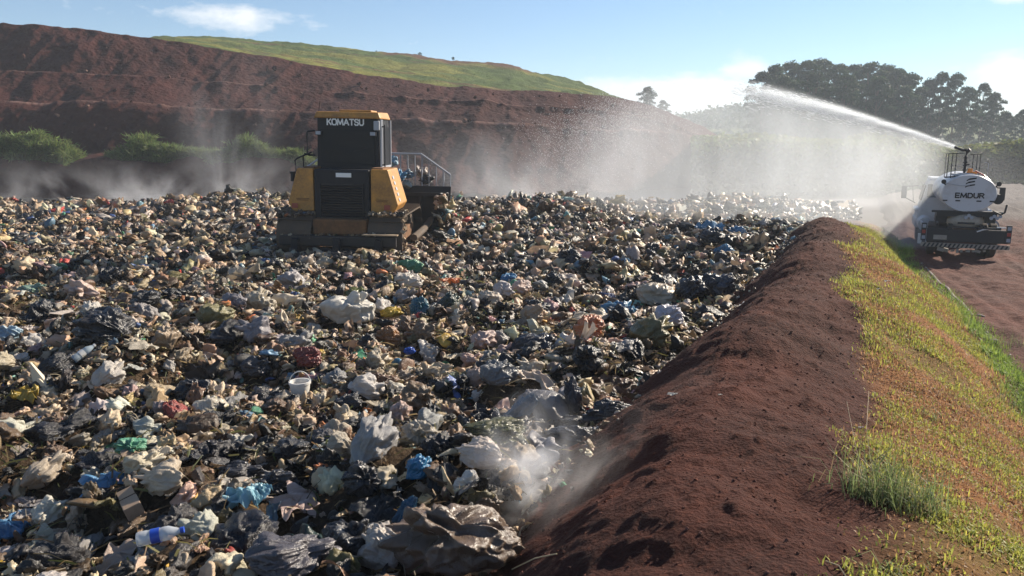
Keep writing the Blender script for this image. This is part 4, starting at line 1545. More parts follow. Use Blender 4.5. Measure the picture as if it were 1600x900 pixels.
MB().cyl((.86, 1.2, 2.15), (.86, 1.2, 3.15), .015, n=8).box((.83, 1.2, 2.2), (.07, .03, .03)).box((.83, 1.2, 3.1), (.07, .03, .03)).build('grab_rail', M_BLKP, cab)
MB().box((.70, 1.05, 3.12), (.14, .07, .22)).build('air_intake', M_GREYL, cab, bevel=.02)
for x in (-.68, .62):
    l = MB().box((x, 1.03, 2.93), (.15, .12, .11)).build('work_lamp', M_BLKP, cab, bevel=.01)
    MB().box((x, .966, 2.93), (.12, .008, .08)).build('lamp_lens', M_GREYL, l)
letters('KOMATSU', .13, .030, (-.05, 1.078, 3.19), M_WHITEB, cab)
MB().tube([(-.80, 1.15, 2.98), (-.98, 1.15, 2.96), (-1.00, 1.15, 2.90), (-1.00, 1.15, 2.44), (-.97, 1.15, 2.40), (-.80, 1.15, 2.40)], .022, 8).box((-1.0, 1.15, 2.42), (.14, .06, .05)).build('mirror_bracket', M_BLKP, cab)
MB().tube([(-1.18, .8, 2.0), (-1.20, .8, 2.28), (-1.14, .8, 2.33), (-.84, .95, 2.48)], .018, 8).tube([(-1.02, .86, 2.05), (-1.02, .86, 2.39)], .014, 6).build('handrail', M_BLKP, dz)
MB().cyl((-1.20, .6, 1.80), (-1.20, .6, 1.98), .055, n=12).cyl((-1.20, .6, 1.98), (-1.20, .6, 2.03), .075, n=12).build('breather_cap', M_BLKP, dz)
MB().tube([(-.70, 1.15, 3.42), (-.66, 1.13, 3.66)], .006, 5).build('antenna', M_BLKP, cab)
MB().box((0, 3.15, 1.55), (1.0, 1.2, .95)).build('engine_hood', M_YEL, dz, bevel=.06)
MB().cyl((.3, 3.1, 2.0), (.3, 3.1, 2.45), .06, n=12).build('exhaust_pipe', M_STEEL, dz)
# push arms and blade
for sx in (-1, 1):
    MB().tube([(1.55 * sx, 1.2, .45), (1.6 * sx, 2.6, .5), (1.6 * sx, 4.0, .6)], .09, 8).build('push_arm', M_TRACK, dz)
    MB().tube([(.5 * sx, 3.2, 1.5), (.7 * sx, 4.0, 1.0)], .07, 8).build('lift_cylinder', M_STEEL, dz)
bl = MB()
n = 9
rows = []
for i in range(n):
    t_ = i / (n - 1)
    yy = 4.02 + .30 * (2 * t_ - 1) ** 2 * .6
    rows.append((yy, .22 + 1.30 * t_))
for th in (0, 1):
    pass
V, F = [], []
for (yy, zz) in rows:
    V += [(-2.14, yy, zz), (2.14, yy, zz), (2.14, yy + .07, zz), (-2.14, yy + .07, zz)]
for i in range(n - 1):
    for k in range(4):
        F.append((i * 4 + k, i * 4 + (k + 1) % 4, (i + 1) * 4 + (k + 1) % 4, (i + 1) * 4 + k))
F += [(0, 3, 2, 1), tuple(range((n - 1) * 4, n * 4))]
bl.add(V, F)
for x in (-1.3, -.6, .6, 1.3, 1.95):
    bl.box((x, 3.98, .80), (.07, .14, 1.0))
bl.box((0, 4.0, .42), (4.2, .12, .12))
bl.box((0, 4.0, 1.30), (4.2, .12, .10))
blade = bl.build('blade', M_STEEL, dz)
rk = MB()
yr = 4.22
for sx in (-1, 1):
    rk.tube([(0, yr, 2.40), (1.30 * sx, yr, 2.40), (2.12 * sx, yr, 1.84)], .028, 8)
    for k in range(11):
        x = .12 + k * .2
        top_ = 2.40 if x < 1.30 else 2.40 - (x - 1.30) / .82 * .56
        rk.tube([(sx * x, yr, 1.46), (sx * x + rng.normal(0, .008), yr, (1.46 + top_) / 2), (sx * x, yr, top_)], .016 if k % 3 else .026, 6)
rk.build('trash_rack', M_GREYL, blade)

# ---------------------------------------------------------------- water truck
TR = -math.atan(.46)
tk = empty('water_truck', (12.26, 20.7, .0), TR, 'white water tank truck seen from behind on the red road, spraying a jet', 'truck')
M_TYRE = paint('tyre_rubber', (.028, .027, .027), (.10, .065, .05), .7, .85)
M_FRAME = paint('truck_frame', (.014, .015, .018), (.045, .035, .03), .4, .6)
M_ORANGE = paint('orange_beacon', (.75, .24, .02), amount=.15, rough=.3)
M_BEIGE = paint('beige_paint', (.36, .31, .25), (.15, .11, .08), .6, .6)
M_TAIL = paint('red_lens', (.35, .03, .02), amount=.2, rough=.3)
M_WTANK = paint('tank_white', (.52, .53, .56), (.30, .25, .21), .45, .35, scale=1.2)


def ell(y, k=1.0, rx=.69, rz=.49, zc=1.72, n=40):
    return [(rx * k * math.cos(a), y, zc + rz * k * math.sin(a)) for a in np.linspace(0, 2 * math.pi, n + 1)[:-1]]


tank = MB().loft([ell(.10, .97), ell(.14), ell(3.4), ell(3.45, .96)]).build('water_tank', M_WTANK, tk, smooth=True)
m = MB()
for yy in (.16, 1.2, 2.3, 3.36):
    m.loft([ell(yy, 1.012), ell(yy + .06, 1.012)])
m.build('tank_band', M_WHITE, tank)
letters('EMDUR', .113, .030, (.02, .092, 1.67), M_BLKP, tank, 1.0, .34)
lg = MB()
for k in range(3):
    z = 1.90 + k * .085
    x = -.115 + k * .012
    pts = [(x, z - .03), (x + .05, z + .0), (x + .235 - .02 * (k == 1), z + .035), (x + .24 - .02 * (k == 1), z + .07), (x + .07, z + .045), (x + .0, z + .0)]
    lg.loft([[(px_, .092, pz_) for px_, pz_ in pts], [(px_, .099, pz_) for px_, pz_ in pts]])
lg.build('logo', M_BLKP, tank)
m = MB()
for x in (-.58, -.26, .26, .58):
    m.box((x, .094, 1.53), (.12, .008, .035))
m.build('small_caption', M_FRAME, tank)
MB().tube([(-.60, .10, 1.98), (-.20, .085, 1.92), (.0, .085, 1.94)], .008, 6).build('tank_seam', M_GREYL, tank)
# platform, rails, monitor
MB().box((-.15, .75, 2.20), (.55, .8, .05)).cyl((-.05, .62, 2.14), (-.05, .62, 2.24), .18, n=16).build('platform', M_GREYL, tk)
rl = MB()
for x in (-.56, -.46, -.36):
    rl.tube([(x, .55, 2.10), (x, .55, 2.74)], .012, 6)
rl.tube([(-.56, .55, 2.74), (-.16, .62, 2.76)], .012, 6)
rl.tube([(-.56, .55, 2.74), (-.56, 1.3, 2.74), (-.56, 1.3, 2.1)], .012, 6)
for x in (.10, .20, .28):
    rl.tube([(x, .9, 2.18), (x, .9, 2.72)], .010, 6)
rl.tube([(.02, .9, 2.72), (.30, .9, 2.72)], .010, 6)
rl.tube([(-.62, .50, 2.12), (-.22, .50, 2.15)], .020, 6)
rl.build('guard_rail', M_FRAME, tk)
mo = MB()
mo.cyl((-.12, .62, 2.20), (-.12, .62, 2.68), .034, n=10)
for zz in (2.30, 2.42, 2.50, 2.62):
    mo.cyl((-.12, .62, zz), (-.12, .62, zz + .03), .058, n=10)
mo.box((-.07, .60, 2.46), (.12, .03, .03))
mo.box((-.12, .62, 2.22), (.34, .14, .03))
mo.tube([(-.12, .62, 2.66), (-.10, .62, 2.78), (-.13, .62, 2.84), (-.22, .64, 2.83)], .040, 8)
mo.cyl((-.10, .62, 2.80), (-.04, .60, 2.86), .05, n=10)
mon = mo.build('water_monitor', M_FRAME, tk, smooth=True)
NOZ_A, NOZ_B = Vector((-.20, .64, 2.83)), Vector((-.42, .70, 2.915))
nz = MB().cyl(NOZ_A, NOZ_B, .042, .026, n=12)
nz.cyl(NOZ_B - (NOZ_B - NOZ_A) * .2, NOZ_B, .036, n=12)
nz.build('nozzle', M_FRAME, mon)
bk = MB().cyl((.02, .55, 2.24), (.02, .55, 2.36), .075, .055, n=14).box((.06, .55, 2.25), (.26, .1, .05)).build('beacon', M_ORANGE, tk, smooth=True)
MB().tube([(.14, .50, 2.30), (.34, .40, 2.20), (.5, .3, 2.06)], .018, 6).build('red_hose', M_TAIL, tk)
MB().tube([(.46, .60, 2.12), (.46, .60, 2.50), (.36, .60, 2.52)], .009, 6).build('lamp_pole', M_GREYL, tk)
for x, z in ((-.66, 2.02), (.69, 1.98)):
    MB().tube([(x * .92, .12, z - .08), (x, .06, z)], .02, 6).cyl((x, .0, z), (x, .10, z), .062, n=14).build('work_lamp', M_FRAME, tk)
MB().cyl((.74, .2, 1.58), (.74, .42, 1.58), .13, n=16).box((.70, .3, 1.58), (.12, .1, .2)).build('hose_reel', M_FRAME, tk)
MB().tube([(.62, .05, 1.28), (.82, .02, 1.20), (.90, .0, 1.26), (.93, .0, 1.46)], .025, 8).build('hooked_pipe', M_FRAME, tk)
# chassis
ch = MB()
for x in (-.38, .38):
    ch.box((x, 2.9, .82), (.09, 5.8, .2))
ch.box((0, .18, 1.235), (1.76, .16, .05))
ch.box((0, .45, 1.16), (1.5, .6, .10))
for x in (-.6, .6):
    ch.box((x, .6, 1.08), (.3, .5, .28))
ch.build('chassis', M_FRAME, tk)
sp = []
for k, t_ in enumerate(np.linspace(0, 1, 7)):
    yy, rr = .40 - .36 * math.sin(t_ * math.pi / 2), math.cos(t_ * math.pi / 2 * .93)
    sp.append([(.48 * rr * math.cos(a), yy, .98 + .25 * rr * math.sin(a)) for a in np.linspace(0, 6.2832, 25)[:-1]])
MB().loft(sp).build('tank_sump', M_BEIGE, tk, smooth=True)
MB().box((.0, .05, .95), (.42, .05, .05)).build('sump_bar', M_FRAME, tk)
MB().tube([(.28, .0, .74), (.42, -.02, .80), (.56, -.02, .83), (.62, -.02, .83)], .02, 6).build('red_white_hose', M_WHITEB, tk)
vv = MB()
for k in range(7):
    vv.cyl((.60 + .07 * k - .9 * (k > 3), .08, 1.10 + .05 * (k % 2)), (.60 + .07 * k - .9 * (k > 3), .02, 1.10 + .05 * (k % 2)), .045, n=10)
vv.build('valve_handle', M_GREYL, tk)
bd = MB().box((0.05, .02, .62), (2.04, .06, .34)).build('rear_board', M_FRAME, tk, bevel=.01)
MB().box((.20, -.02, .84), (1.3, .05, .04)).build('step_edge', M_FRAME, tk)
MB().box((-.62, -.018, .56), (.34, .012, .12)).build('number_plate', M_BEIGE, bd)
MB().box((.86, .0, .868), (.22, .04, .03)).build('white_strip', M_WHITEB, bd)
for sx in (-1, 1):
    tl = MB().box((1.05 * sx, -.02, .70), (.13, .08, .46)).build('tail_lamp', M_FRAME, tk, bevel=.01)
    for z in (.55, .70, .85):
        MB().box((1.05 * sx, -.066, z), (.09, .012, .09)).build('lamp_lens', M_GREYL if z != .70 else M_TAIL, tl)
bp = MB().box((0.0, -.06, .36), (2.2, .06, .11)).build('rear_bumper', M_BEIGE, tk)
st = MB()
for k in range(20):
    x = -1.06 + k * .107
    st.hexa([(x, -.0935, .31), (x + .05, -.0935, .31), (x + .05, -.091, .31), (x, -.091, .31), (x + .055, -.0935, .41), (x + .105, -.0935, .41), (x + .105, -.091, .41), (x + .055, -.091, .41)])
st.build('hazard_stripes', M_FRAME, bp)
for sx in (-1, 1):
    for yy in (.95, 4.55):
        rear = yy < 2
        w = .50 if rear else .26
        xc = sx * (.66 if rear else .88)
        tyre = []
        for k in range(2 if rear else 1):
            xx = xc - w / 4 + k * w / 2 if rear else xc
            hw = w / 4 - .015 if rear else w / 2
            tyre.append((xx, hw))
        mm = MB()
        for xx, hw in tyre:
            mm.loft([[(xx + dx, yy + r_ * math.cos(a), .45 + r_ * math.sin(a)) for a in np.linspace(0, 6.2832, 33)[:-1]] for dx, r_ in ((-hw, .40), (-hw * .7, .455), (hw * .7, .455), (hw, .40))])
        wl_ = mm.build('wheel', M_TYRE, tk, smooth=True)
        MB().cyl((xc + sx * w * .5, yy, .45), (xc + sx * w * .42, yy, .45), .24, n=20).build('rim', M_GREYL, wl_)
for x in (-.66, .66):
    MB().box((x, .40, .72), (.52, .02, .2)).build('mud_flap', M_TYRE, tk)
m = MB()
for k in range(9):
    m.box((-.55 + k * .13 + rng.uniform(-.03, .03), -.02, .24 + rng.uniform(-.02, .02)), tuple(rng.uniform(.06, .18, 3) * (1, .3, .6)), tuple(rng.uniform(-.4, .4, 3)))
m.build('underride_pipes', M_BEIGE, tk)
# cab with its side, windows and mirrors
cbm = MB()
cbm.hexa([(-1.10, 3.75, .62), (1.10, 3.75, .62), (1.10, 5.55, .55), (-1.10, 5.55, .55), (-.78, 3.75, 1.95), (.78, 3.75, 1.95), (.76, 5.2, 1.95), (-.76, 5.2, 1.95)])
cbm.box((0, 4.6, .60), (2.2, 1.5, .3))
M_CABW = paint('cab_white', (.42, .43, .46), (.24, .2, .17), .5, .4, scale=2)
tcab = cbm.build('cab', M_CABW, tk, bevel=.05)
MB().box((-.90, 4.55, 1.52), (.05, 1.0, .48), (0, .235, 0)).build('side_window', M_GLASS, tcab)
MB().box((0, 3.735, 1.60), (1.62, .02, .40)).build('rear_window', M_GLASS, tcab)
MB().box((0, 4.5, 1.97), (1.5, 1.3, .06)).build('cab_roof', M_WHITE, tcab, bevel=.02)
for sx in (-1, 1):
    mi = MB().tube([(1.02 * sx, 4.9, 1.70), (1.42 * sx, 4.75, 1.68)], .018, 6).tube([(1.08 * sx, 4.9, 1.15), (1.40 * sx, 4.75, 1.32)], .018, 6).tube([(1.2 * sx, 4.85, 1.7), (1.14 * sx, 4.85, 1.2)], .012, 6).build('mirror_arm', M_FRAME, tcab)
    MB().box((1.46 * sx, 4.72, 1.50), (.17, .07, .40)).build('mirror', M_FRAME, mi, bevel=.02)
    MB().box((.98 * sx, 4.55, 1.0), (.30, 1.15, .10)).build('wheel_arch', M_WHITE, tk, bevel=.03)
    MB().cyl((.9 * sx, 2.0, .72), (.9 * sx, 2.9, .72), .20, n=16).build('fuel_tank', M_GREYL, tk, smooth=True)
MB().box((-1.10, .55, .45), (.10, .2, .26)).build('side_marker', M_WHITEB, tk)
MB().box((-1.02, 2.0, .80), (.05, 1.6, .07)).build('side_rail', M_GREYL, tk)

tk.scale = (.95, 1, 1.03)

# ---------------------------------------------------------------- grass on the berm
def blades(n, xs_, ys_, zs_, L, W, rgb, lean=.6, seg2=True):
    a = rng.uniform(0, 2 * np.pi, n)
    ln = np.abs(rng.normal(lean, .35, n))
    dirh = np.stack([np.cos(a), np.sin(a), 0 * a], -1)
    side = np.stack([-np.sin(a), np.cos(a), 0 * a], -1) * (W * .5)[:, None]
    P = np.stack([xs_, ys_, zs_], -1)
    up = np.array([0, 0, 1.0])
    t1 = dirh * np.sin(ln * .6)[:, None] + up * np.cos(ln * .6)[:, None]
    t2 = dirh * np.sin(ln * 1.5)[:, None] + up * np.cos(ln * 1.5)[:, None]
    Mid = P + t1 * (L * .55)[:, None]
    Tip = Mid + t2 * (L * .45)[:, None]
    V = np.stack([P - side * .7, P + side * .7, Mid + side, Mid - side, Tip + side * .15, Tip - side * .15], 1).reshape(-1, 3)
    i = np.arange(n)[:, None] * 6
    return V, np.concatenate([i + [0, 1, 2, 3], i + [3, 2, 4, 5]]), np.repeat(rgb, 6, 0)


def grass_field(n, y0, y1, Lm):
    y = y0 + (y1 - y0) * rng.uniform(size=n) ** 1.15
    u = .1 + rng.uniform(size=n) * (road_u(y) - .02)
    x = u + crest_x(y)
    ge = grass_edge(x, y)
    cover = fbm(x * 2.2, y * 2.2, seed=35, oct=3)
    dead_ = fbm(x * .9, y * .9, seed=33, oct=3)
    pr = sstep(-.25, .25, u - ge) * (.18 + .82 * sstep(-.5, .4, cover))
    keep = rng.uniform(size=n) < pr
    x, y, u, cover, dead_ = x[keep], y[keep], u[keep], cover[keep], dead_[keep]
    n = len(x)
    z = berm_full(u, y) - .004
    foot = sstep(.70, .95, u / road_u(y))
    isdead = rng.uniform(size=n) < np.clip(.50 + .60 * dead_ - .35 * cover - .6 * foot, .04, .92)
    g1, g2, g3 = np.array([.46, .44, .085]), np.array([.27, .31, .065]), np.array([.38, .22, .11])
    k = rng.uniform(size=(n, 1))
    c = g1 * k + g2 * (1 - k)
    c = np.where(foot[:, None] > .5, c * (.62, .85, .75), c)
    c = np.where(isdead[:, None], g3 * rng.uniform(.55, 1.25, (n, 1)), c * rng.uniform(.65, 1.25, (n, 1)))
    L = Lm * rng.uniform(.5, 1.4, n) * (1 + 1.5 * foot) * np.where(isdead, .75, 1)
    W = rng.uniform(.005, .011, n) * (Lm / .05) ** .5
    return blades(n, x, y, z, L, W, np.clip(c, 0, 1), .75)


Vs, Fs, Cs, b = [], [], [], 0
for n, y0, y1, Lm in ((120000, 1.8, 7.0, .042), (80000, 6.5, 12.5, .055), (50000, 12, 23.5, .075)):
    V, F, C = grass_field(n, y0, y1, Lm)
    Vs.append(V)
    Fs.append(F + b)
    Cs.append(C)
    b += len(V)
tag(link('grass', mesh_np('grass', np.concatenate(Vs), np.concatenate(Fs), np.concatenate(Cs), False), M_BLADE), kind='stuff')


def ground_at(px, py, guess=1.1):
    z = guess
    for _ in range(12):
        p = at(px, py, z=z)
        z = float(berm_full(p[0] - crest_x(p[1]), p[1]))
    return np.array([p[0], p[1], z])


def tuft(px, py, n, rad, Lm, label, rgb=((.20, .24, .09), (.13, .18, .07)), lean=.35):
    p = ground_at(px, py)
    k = rng.uniform(size=(n, 1))
    c = (np.array(rgb[0]) * k + np.array(rgb[1]) * (1 - k)) * rng.uniform(.7, 1.3, (n, 1))
    c = np.where(rng.uniform(size=(n, 1)) < .14, np.array([.34, .27, .14]), c)
    ox, oy = rng.normal(0, rad, n), rng.normal(0, rad * .6, n)
    V, F, C = blades(n, ox, oy, berm_full(p[0] + ox - crest_x(p[1] + oy), p[1] + oy) - p[2] - .01, Lm * (.35 + 1.5 * rng.uniform(size=n) ** 2.5), rng.uniform(.0025, .006, n), np.clip(c, 0, 1), lean + .25)
    o = link('grass_tuft', mesh_np('grass_tuft', V, F, C, False), M_BLADE)
    o.location = p
    tag(o, label, 'grass tuft')
    return p


tuft(1380, 780, 760, .11, .20, 'tall green grass tuft on the berm edge with long thin blades')
tuft(1440, 800, 180, .07, .12, 'lower green tuft growing beside the tall grass tuft')
tuft(1384, 893, 26, .02, .16, 'broad leaf tuft at the bottom edge below the tall grass', lean=.9)
tuft(1455, 655, 60, .06, .10, 'small tuft with pale leaves at the soil and grass border')
tuft(1585, 640, 160, .12, .16, 'green tuft near the picture edge above the road')
tuft(1560, 545, 320, .25, .22, 'long green tuft at the berm foot beside the road')

# straw stalks, each lying or standing alone
M_STRAW = paint('dry_straw', (.42, .33, .20), (.25, .18, .1), .3, .8)
def stalk(pts, r, label):
    Q = [ground_at(*q[:2]) + np.array([0, 0, q[2]]) for q in pts]
    m_ = MB().tube([tuple(q - Q[0]) for q in Q], r, 5)
    o_ = m_.build('straw_stalk', M_STRAW)
    o_.location = Q[0]
    tag(o_, label, 'straw', 'straw stalks on the berm')


stalk([(800, 897, .03), (835, 882, .035), (870, 868, .01)], .0035, 'long pale straw curving on the soil next to the big brown bin bag')
stalk([(1290, 880, .01), (1310, 894, .03), (1322, 905, .01)], .003, 'thin straw at the bottom edge on dark soil')
stalk([(1352, 770, .02), (1330, 720, .16), (1318, 690, .26)], .0012, 'dry seed stalk leaning up from the tall grass tuft')
stalk([(1366, 770, .02), (1350, 715, .18), (1352, 675, .30)], .0012, 'dry stalk with a pale head standing above the tall grass tuft')
M_SCRAP = M_FILM_O
for px, py, s, lb in ((1052, 617, .10, 'white scrap alone on the bare slope of the berm'), (1385, 440, .13, 'white scrap lying on the yellow grass'),
                      (1372, 452, .10, 'grey scrap just below the white one on the yellow grass'), (1345, 668, .05, 'tiny pale scrap on the soil beside the grass border'),
                      (1125, 617, .04, 'tiny pale crumb on the berm slope')):
    p = ground_at(px, py)
    o = bpy.data.objects.new('paper_scrap', VAR[-1])
    COL.objects.link(o)
    o.location = p
    o.scale = (s, s * .6, s * .5)
    o.color = (.6, .58, .54, 1)
    tag(o, lb, 'scrap')

# clods and pebbles of soil on the berm
n = 4500
y = 2.2 + 19 * rng.uniform(size=n) ** 1.7
u = rng.uniform(-1.5, .9, n)
x = u + crest_x(y)
S = .0022 * 4.6 ** (rng.uniform(size=n) ** 3) * (1 + y * .05)
P = np.stack([x, y, berm_full(u, y) + S * .25], -1)
lib = [(ICO[1][0] * (1 + .25 * rng.normal(size=(42, 1))) * (1, .85, .7), ICO[1][1]) for _ in range(6)]
FAMS['clod'] = lib
c = np.array([(.095, .032, .021), (.065, .030, .024), (.14, .065, .05)])[rng.integers(0, 3, n)] * rng.uniform(.7, 1.3, (n, 1))
V, F, C = scatter(P, S, c, 'clod')
M_CLOD = NT('clod')
M_CLOD = M_CLOD.done(M_CLOD.principled(M_CLOD.node('ShaderNodeVertexColor', layer_name='Col').outputs['Color'], .95, 0, .15))
tag(link('soil_clods', mesh_np('soil_clods', V, F, C, False), M_CLOD), kind='stuff')
# rocks and clods on the red hillside
n = 500
ri, ci = rng.integers(24, 112, n), rng.integers(60, len(pxs) - 40, n)
P = np.stack([Xs[ri, ci], Ys[ri, ci], Zs[ri, ci]], -1) + rng.normal(size=(n, 3)) * .25 * (1, 0, 1)
S = .04 * 5 ** (rng.uniform(size=n) ** 3)
c = np.array([(.085, .035, .028), (.06, .028, .024), (.13, .07, .055)])[rng.integers(0, 3, n)] * rng.uniform(.7, 1.2, (n, 1))
V, F, C = scatter(P, S, c, 'clod')
tag(link('hillside_rubble', mesh_np('hillside_rubble', V, F, C, False), M_CLOD), kind='stuff')

# hose along the road edge and stones beside it
M_HOSE = paint('grey_hose', (.17, .14, .125), (.10, .06, .045), .6, .8)
hp = [at(px, py, z=.05) for px, py in ((1440, 412), (1455, 428), (1468, 443), (1480, 450), (1490, 464), (1503, 474), (1514, 488), (1520, 494))]
o = MB().tube([tuple(q - hp[0]) for q in hp], .032, 8).build('hose', M_HOSE, smooth=True)
o.location = hp[0]
tag(o, 'pale grey hose curving along the road edge at the foot of the grass', 'hose')
for px, py, s in ((1526, 505, .07), (1540, 520, .06), (1552, 533, .08), (1578, 556, .06), (1532, 494, .08)):
    p = at(px, py, z=.06)
    o = link('stone', mesh_np('stone', *chunk_shape(int(px), 3), None, True), M_HOSE)
    o.location = p
    o.scale = (s, s, s)
    o.rotation_euler = (0, 0, px)
    tag(o, 'dull stone in the row along the road edge past the hose end', 'stone', 'stones along the road edge')

# ---------------------------------------------------------------- water jet, mist, dust, smoke, haze
bpy.context.view_layer.update()
NOZ = np.array(tk.matrix_world @ NOZ_B)
JE = at(1180, 141, Y=25.2)
JH = JE[:2] - NOZ[:2]
JL = float(np.linalg.norm(JH))
JD = JH / JL
S_MAX = 2.38
# nearly straight out of the nozzle, drooping once the jet has broken up
B_, C_ = .30, 1.45
A_ = (JE[2] - NOZ[2]) + B_


def arc(s):
    return NOZ[2] + A_ * s - B_ * s * s - C_ * np.maximum(0, s - .95) ** 2


M_DROP = NT('water_drop')
M_DROP = M_DROP.done(M_DROP.node('ShaderNodeMixShader', {0: .65, 1: M_DROP.principled((.80, .82, .84), .25, 0, .5).outputs[0],
                                                       2: M_DROP.node('ShaderNodeBsdfTranslucent', {'Color': (.9, .92, .94)}).outputs[0]}))
NRM = np.array([-JD[1], JD[0]])
Vs, Fs, b = [], [], 0
OCT = np.array([(1, 0, 0), (-1, 0, 0), (0, 1, 0), (0, -1, 0), (0, 0, 1), (0, 0, -1)], float)
OF = np.array([(0, 2, 4), (2, 1, 4), (1, 3, 4), (3, 0, 4), (2, 0, 5), (1, 2, 5), (3, 1, 5), (0, 3, 5)])


def drops(s, lat, z, ln, r, dirs):
    """Elongated drops centred on the jet plane."""
    global b
    n = len(s)
    P = np.stack([NOZ[0] + JH[0] * s + NRM[0] * lat, NOZ[1] + JH[1] * s + NRM[1] * lat, z], -1)
    d = dirs / np.linalg.norm(dirs, axis=1)[:, None]
    e1 = np.cross(d, np.array([.3, .2, .93]))
    e1 /= np.linalg.norm(e1, axis=1)[:, None]
    e2 = np.cross(d, e1)
    V = P[:, None] + OCT[None, :, 0:1] * d[:, None] * ln[:, None, None] + OCT[None, :, 1:2] * e1[:, None] * r[:, None, None] + OCT[None, :, 2:3] * e2[:, None] * r[:, None, None]
    Vs.append(V.reshape(-1, 3))
    Fs.append((OF[None] + (np.arange(n) * 6)[:, None, None]).reshape(-1, 3) + b)
    b += n * 6


n = 5200
s = rng.beta(1.1, 1.5, n) * 1.15
sp_ = .012 + .10 * s ** 1.1
lat = rng.normal(0, 1, n) * sp_
z = arc(s) + rng.normal(0, 1, n) * sp_ - .30 * s * rng.exponential(.35, n)
tang = np.stack([np.full(n, JH[0]), np.full(n, JH[1]), A_ - 2 * B_ * s], -1) + rng.normal(size=(n, 3)) * .25
drops(s, lat, z, rng.uniform(.03, .13, n), rng.uniform(.003, .008, n), tang)
n = 8000
s = 1.05 + (S_MAX - 1.05) * rng.uniform(0, 1, n) ** .5
drop_h = rng.exponential(1.0, n) * (.4 + .8 * (s - .9))
lat = rng.normal(0, .6, n) * s
z = np.maximum(arc(s) + .25 + rng.normal(0, .16, n) - drop_h, .6)
drops(s, lat, z, rng.uniform(.008, .020, n), rng.uniform(.004, .008, n), np.stack([np.full(n, JH[0] * .2), np.full(n, JH[1] * .2), np.full(n, -1.0)], -1) + rng.normal(size=(n, 3)) * .2)
tag(link('water_droplets', mesh_np('water_droplets', np.concatenate(Vs), np.concatenate(Fs), None, False), M_DROP), kind='stuff')


def vol_material(name, color, density, build, aniso=.35):
    t_ = NT(name)
    d = build(t_)
    pv = t_.node('ShaderNodeVolumePrincipled', {'Color': color, 'Density': t_.math('MULTIPLY', t_.math('MAXIMUM', d, 0.0), density), 'Anisotropy': aniso})
    t_.l.new(pv.outputs[0], t_.out.inputs['Volume'])
    return t_.m


def smooth(t_, x, a, c):
    n_ = t_.node('ShaderNodeMapRange', {'Value': x, 'From Min': a, 'From Max': c, 'To Min': 0.0, 'To Max': 1.0}, interpolation_type='SMOOTHSTEP')
    return n_.outputs[0]


def vol_box(name, loc, rz, size, mat):
    o_ = MB().box((0, 0, 0), size).build(name, mat)
    o_.location = loc
    o_.rotation_euler = (0, 0, rz)
    return tag(o_, kind='stuff')


# mist hanging under the jet: local x runs along the jet, z is up
XL = JL * S_MAX
mid = NOZ[:2] + JH * (S_MAX / 2)
ZM0, ZM1 = .15, 6.4
MW = 4.2


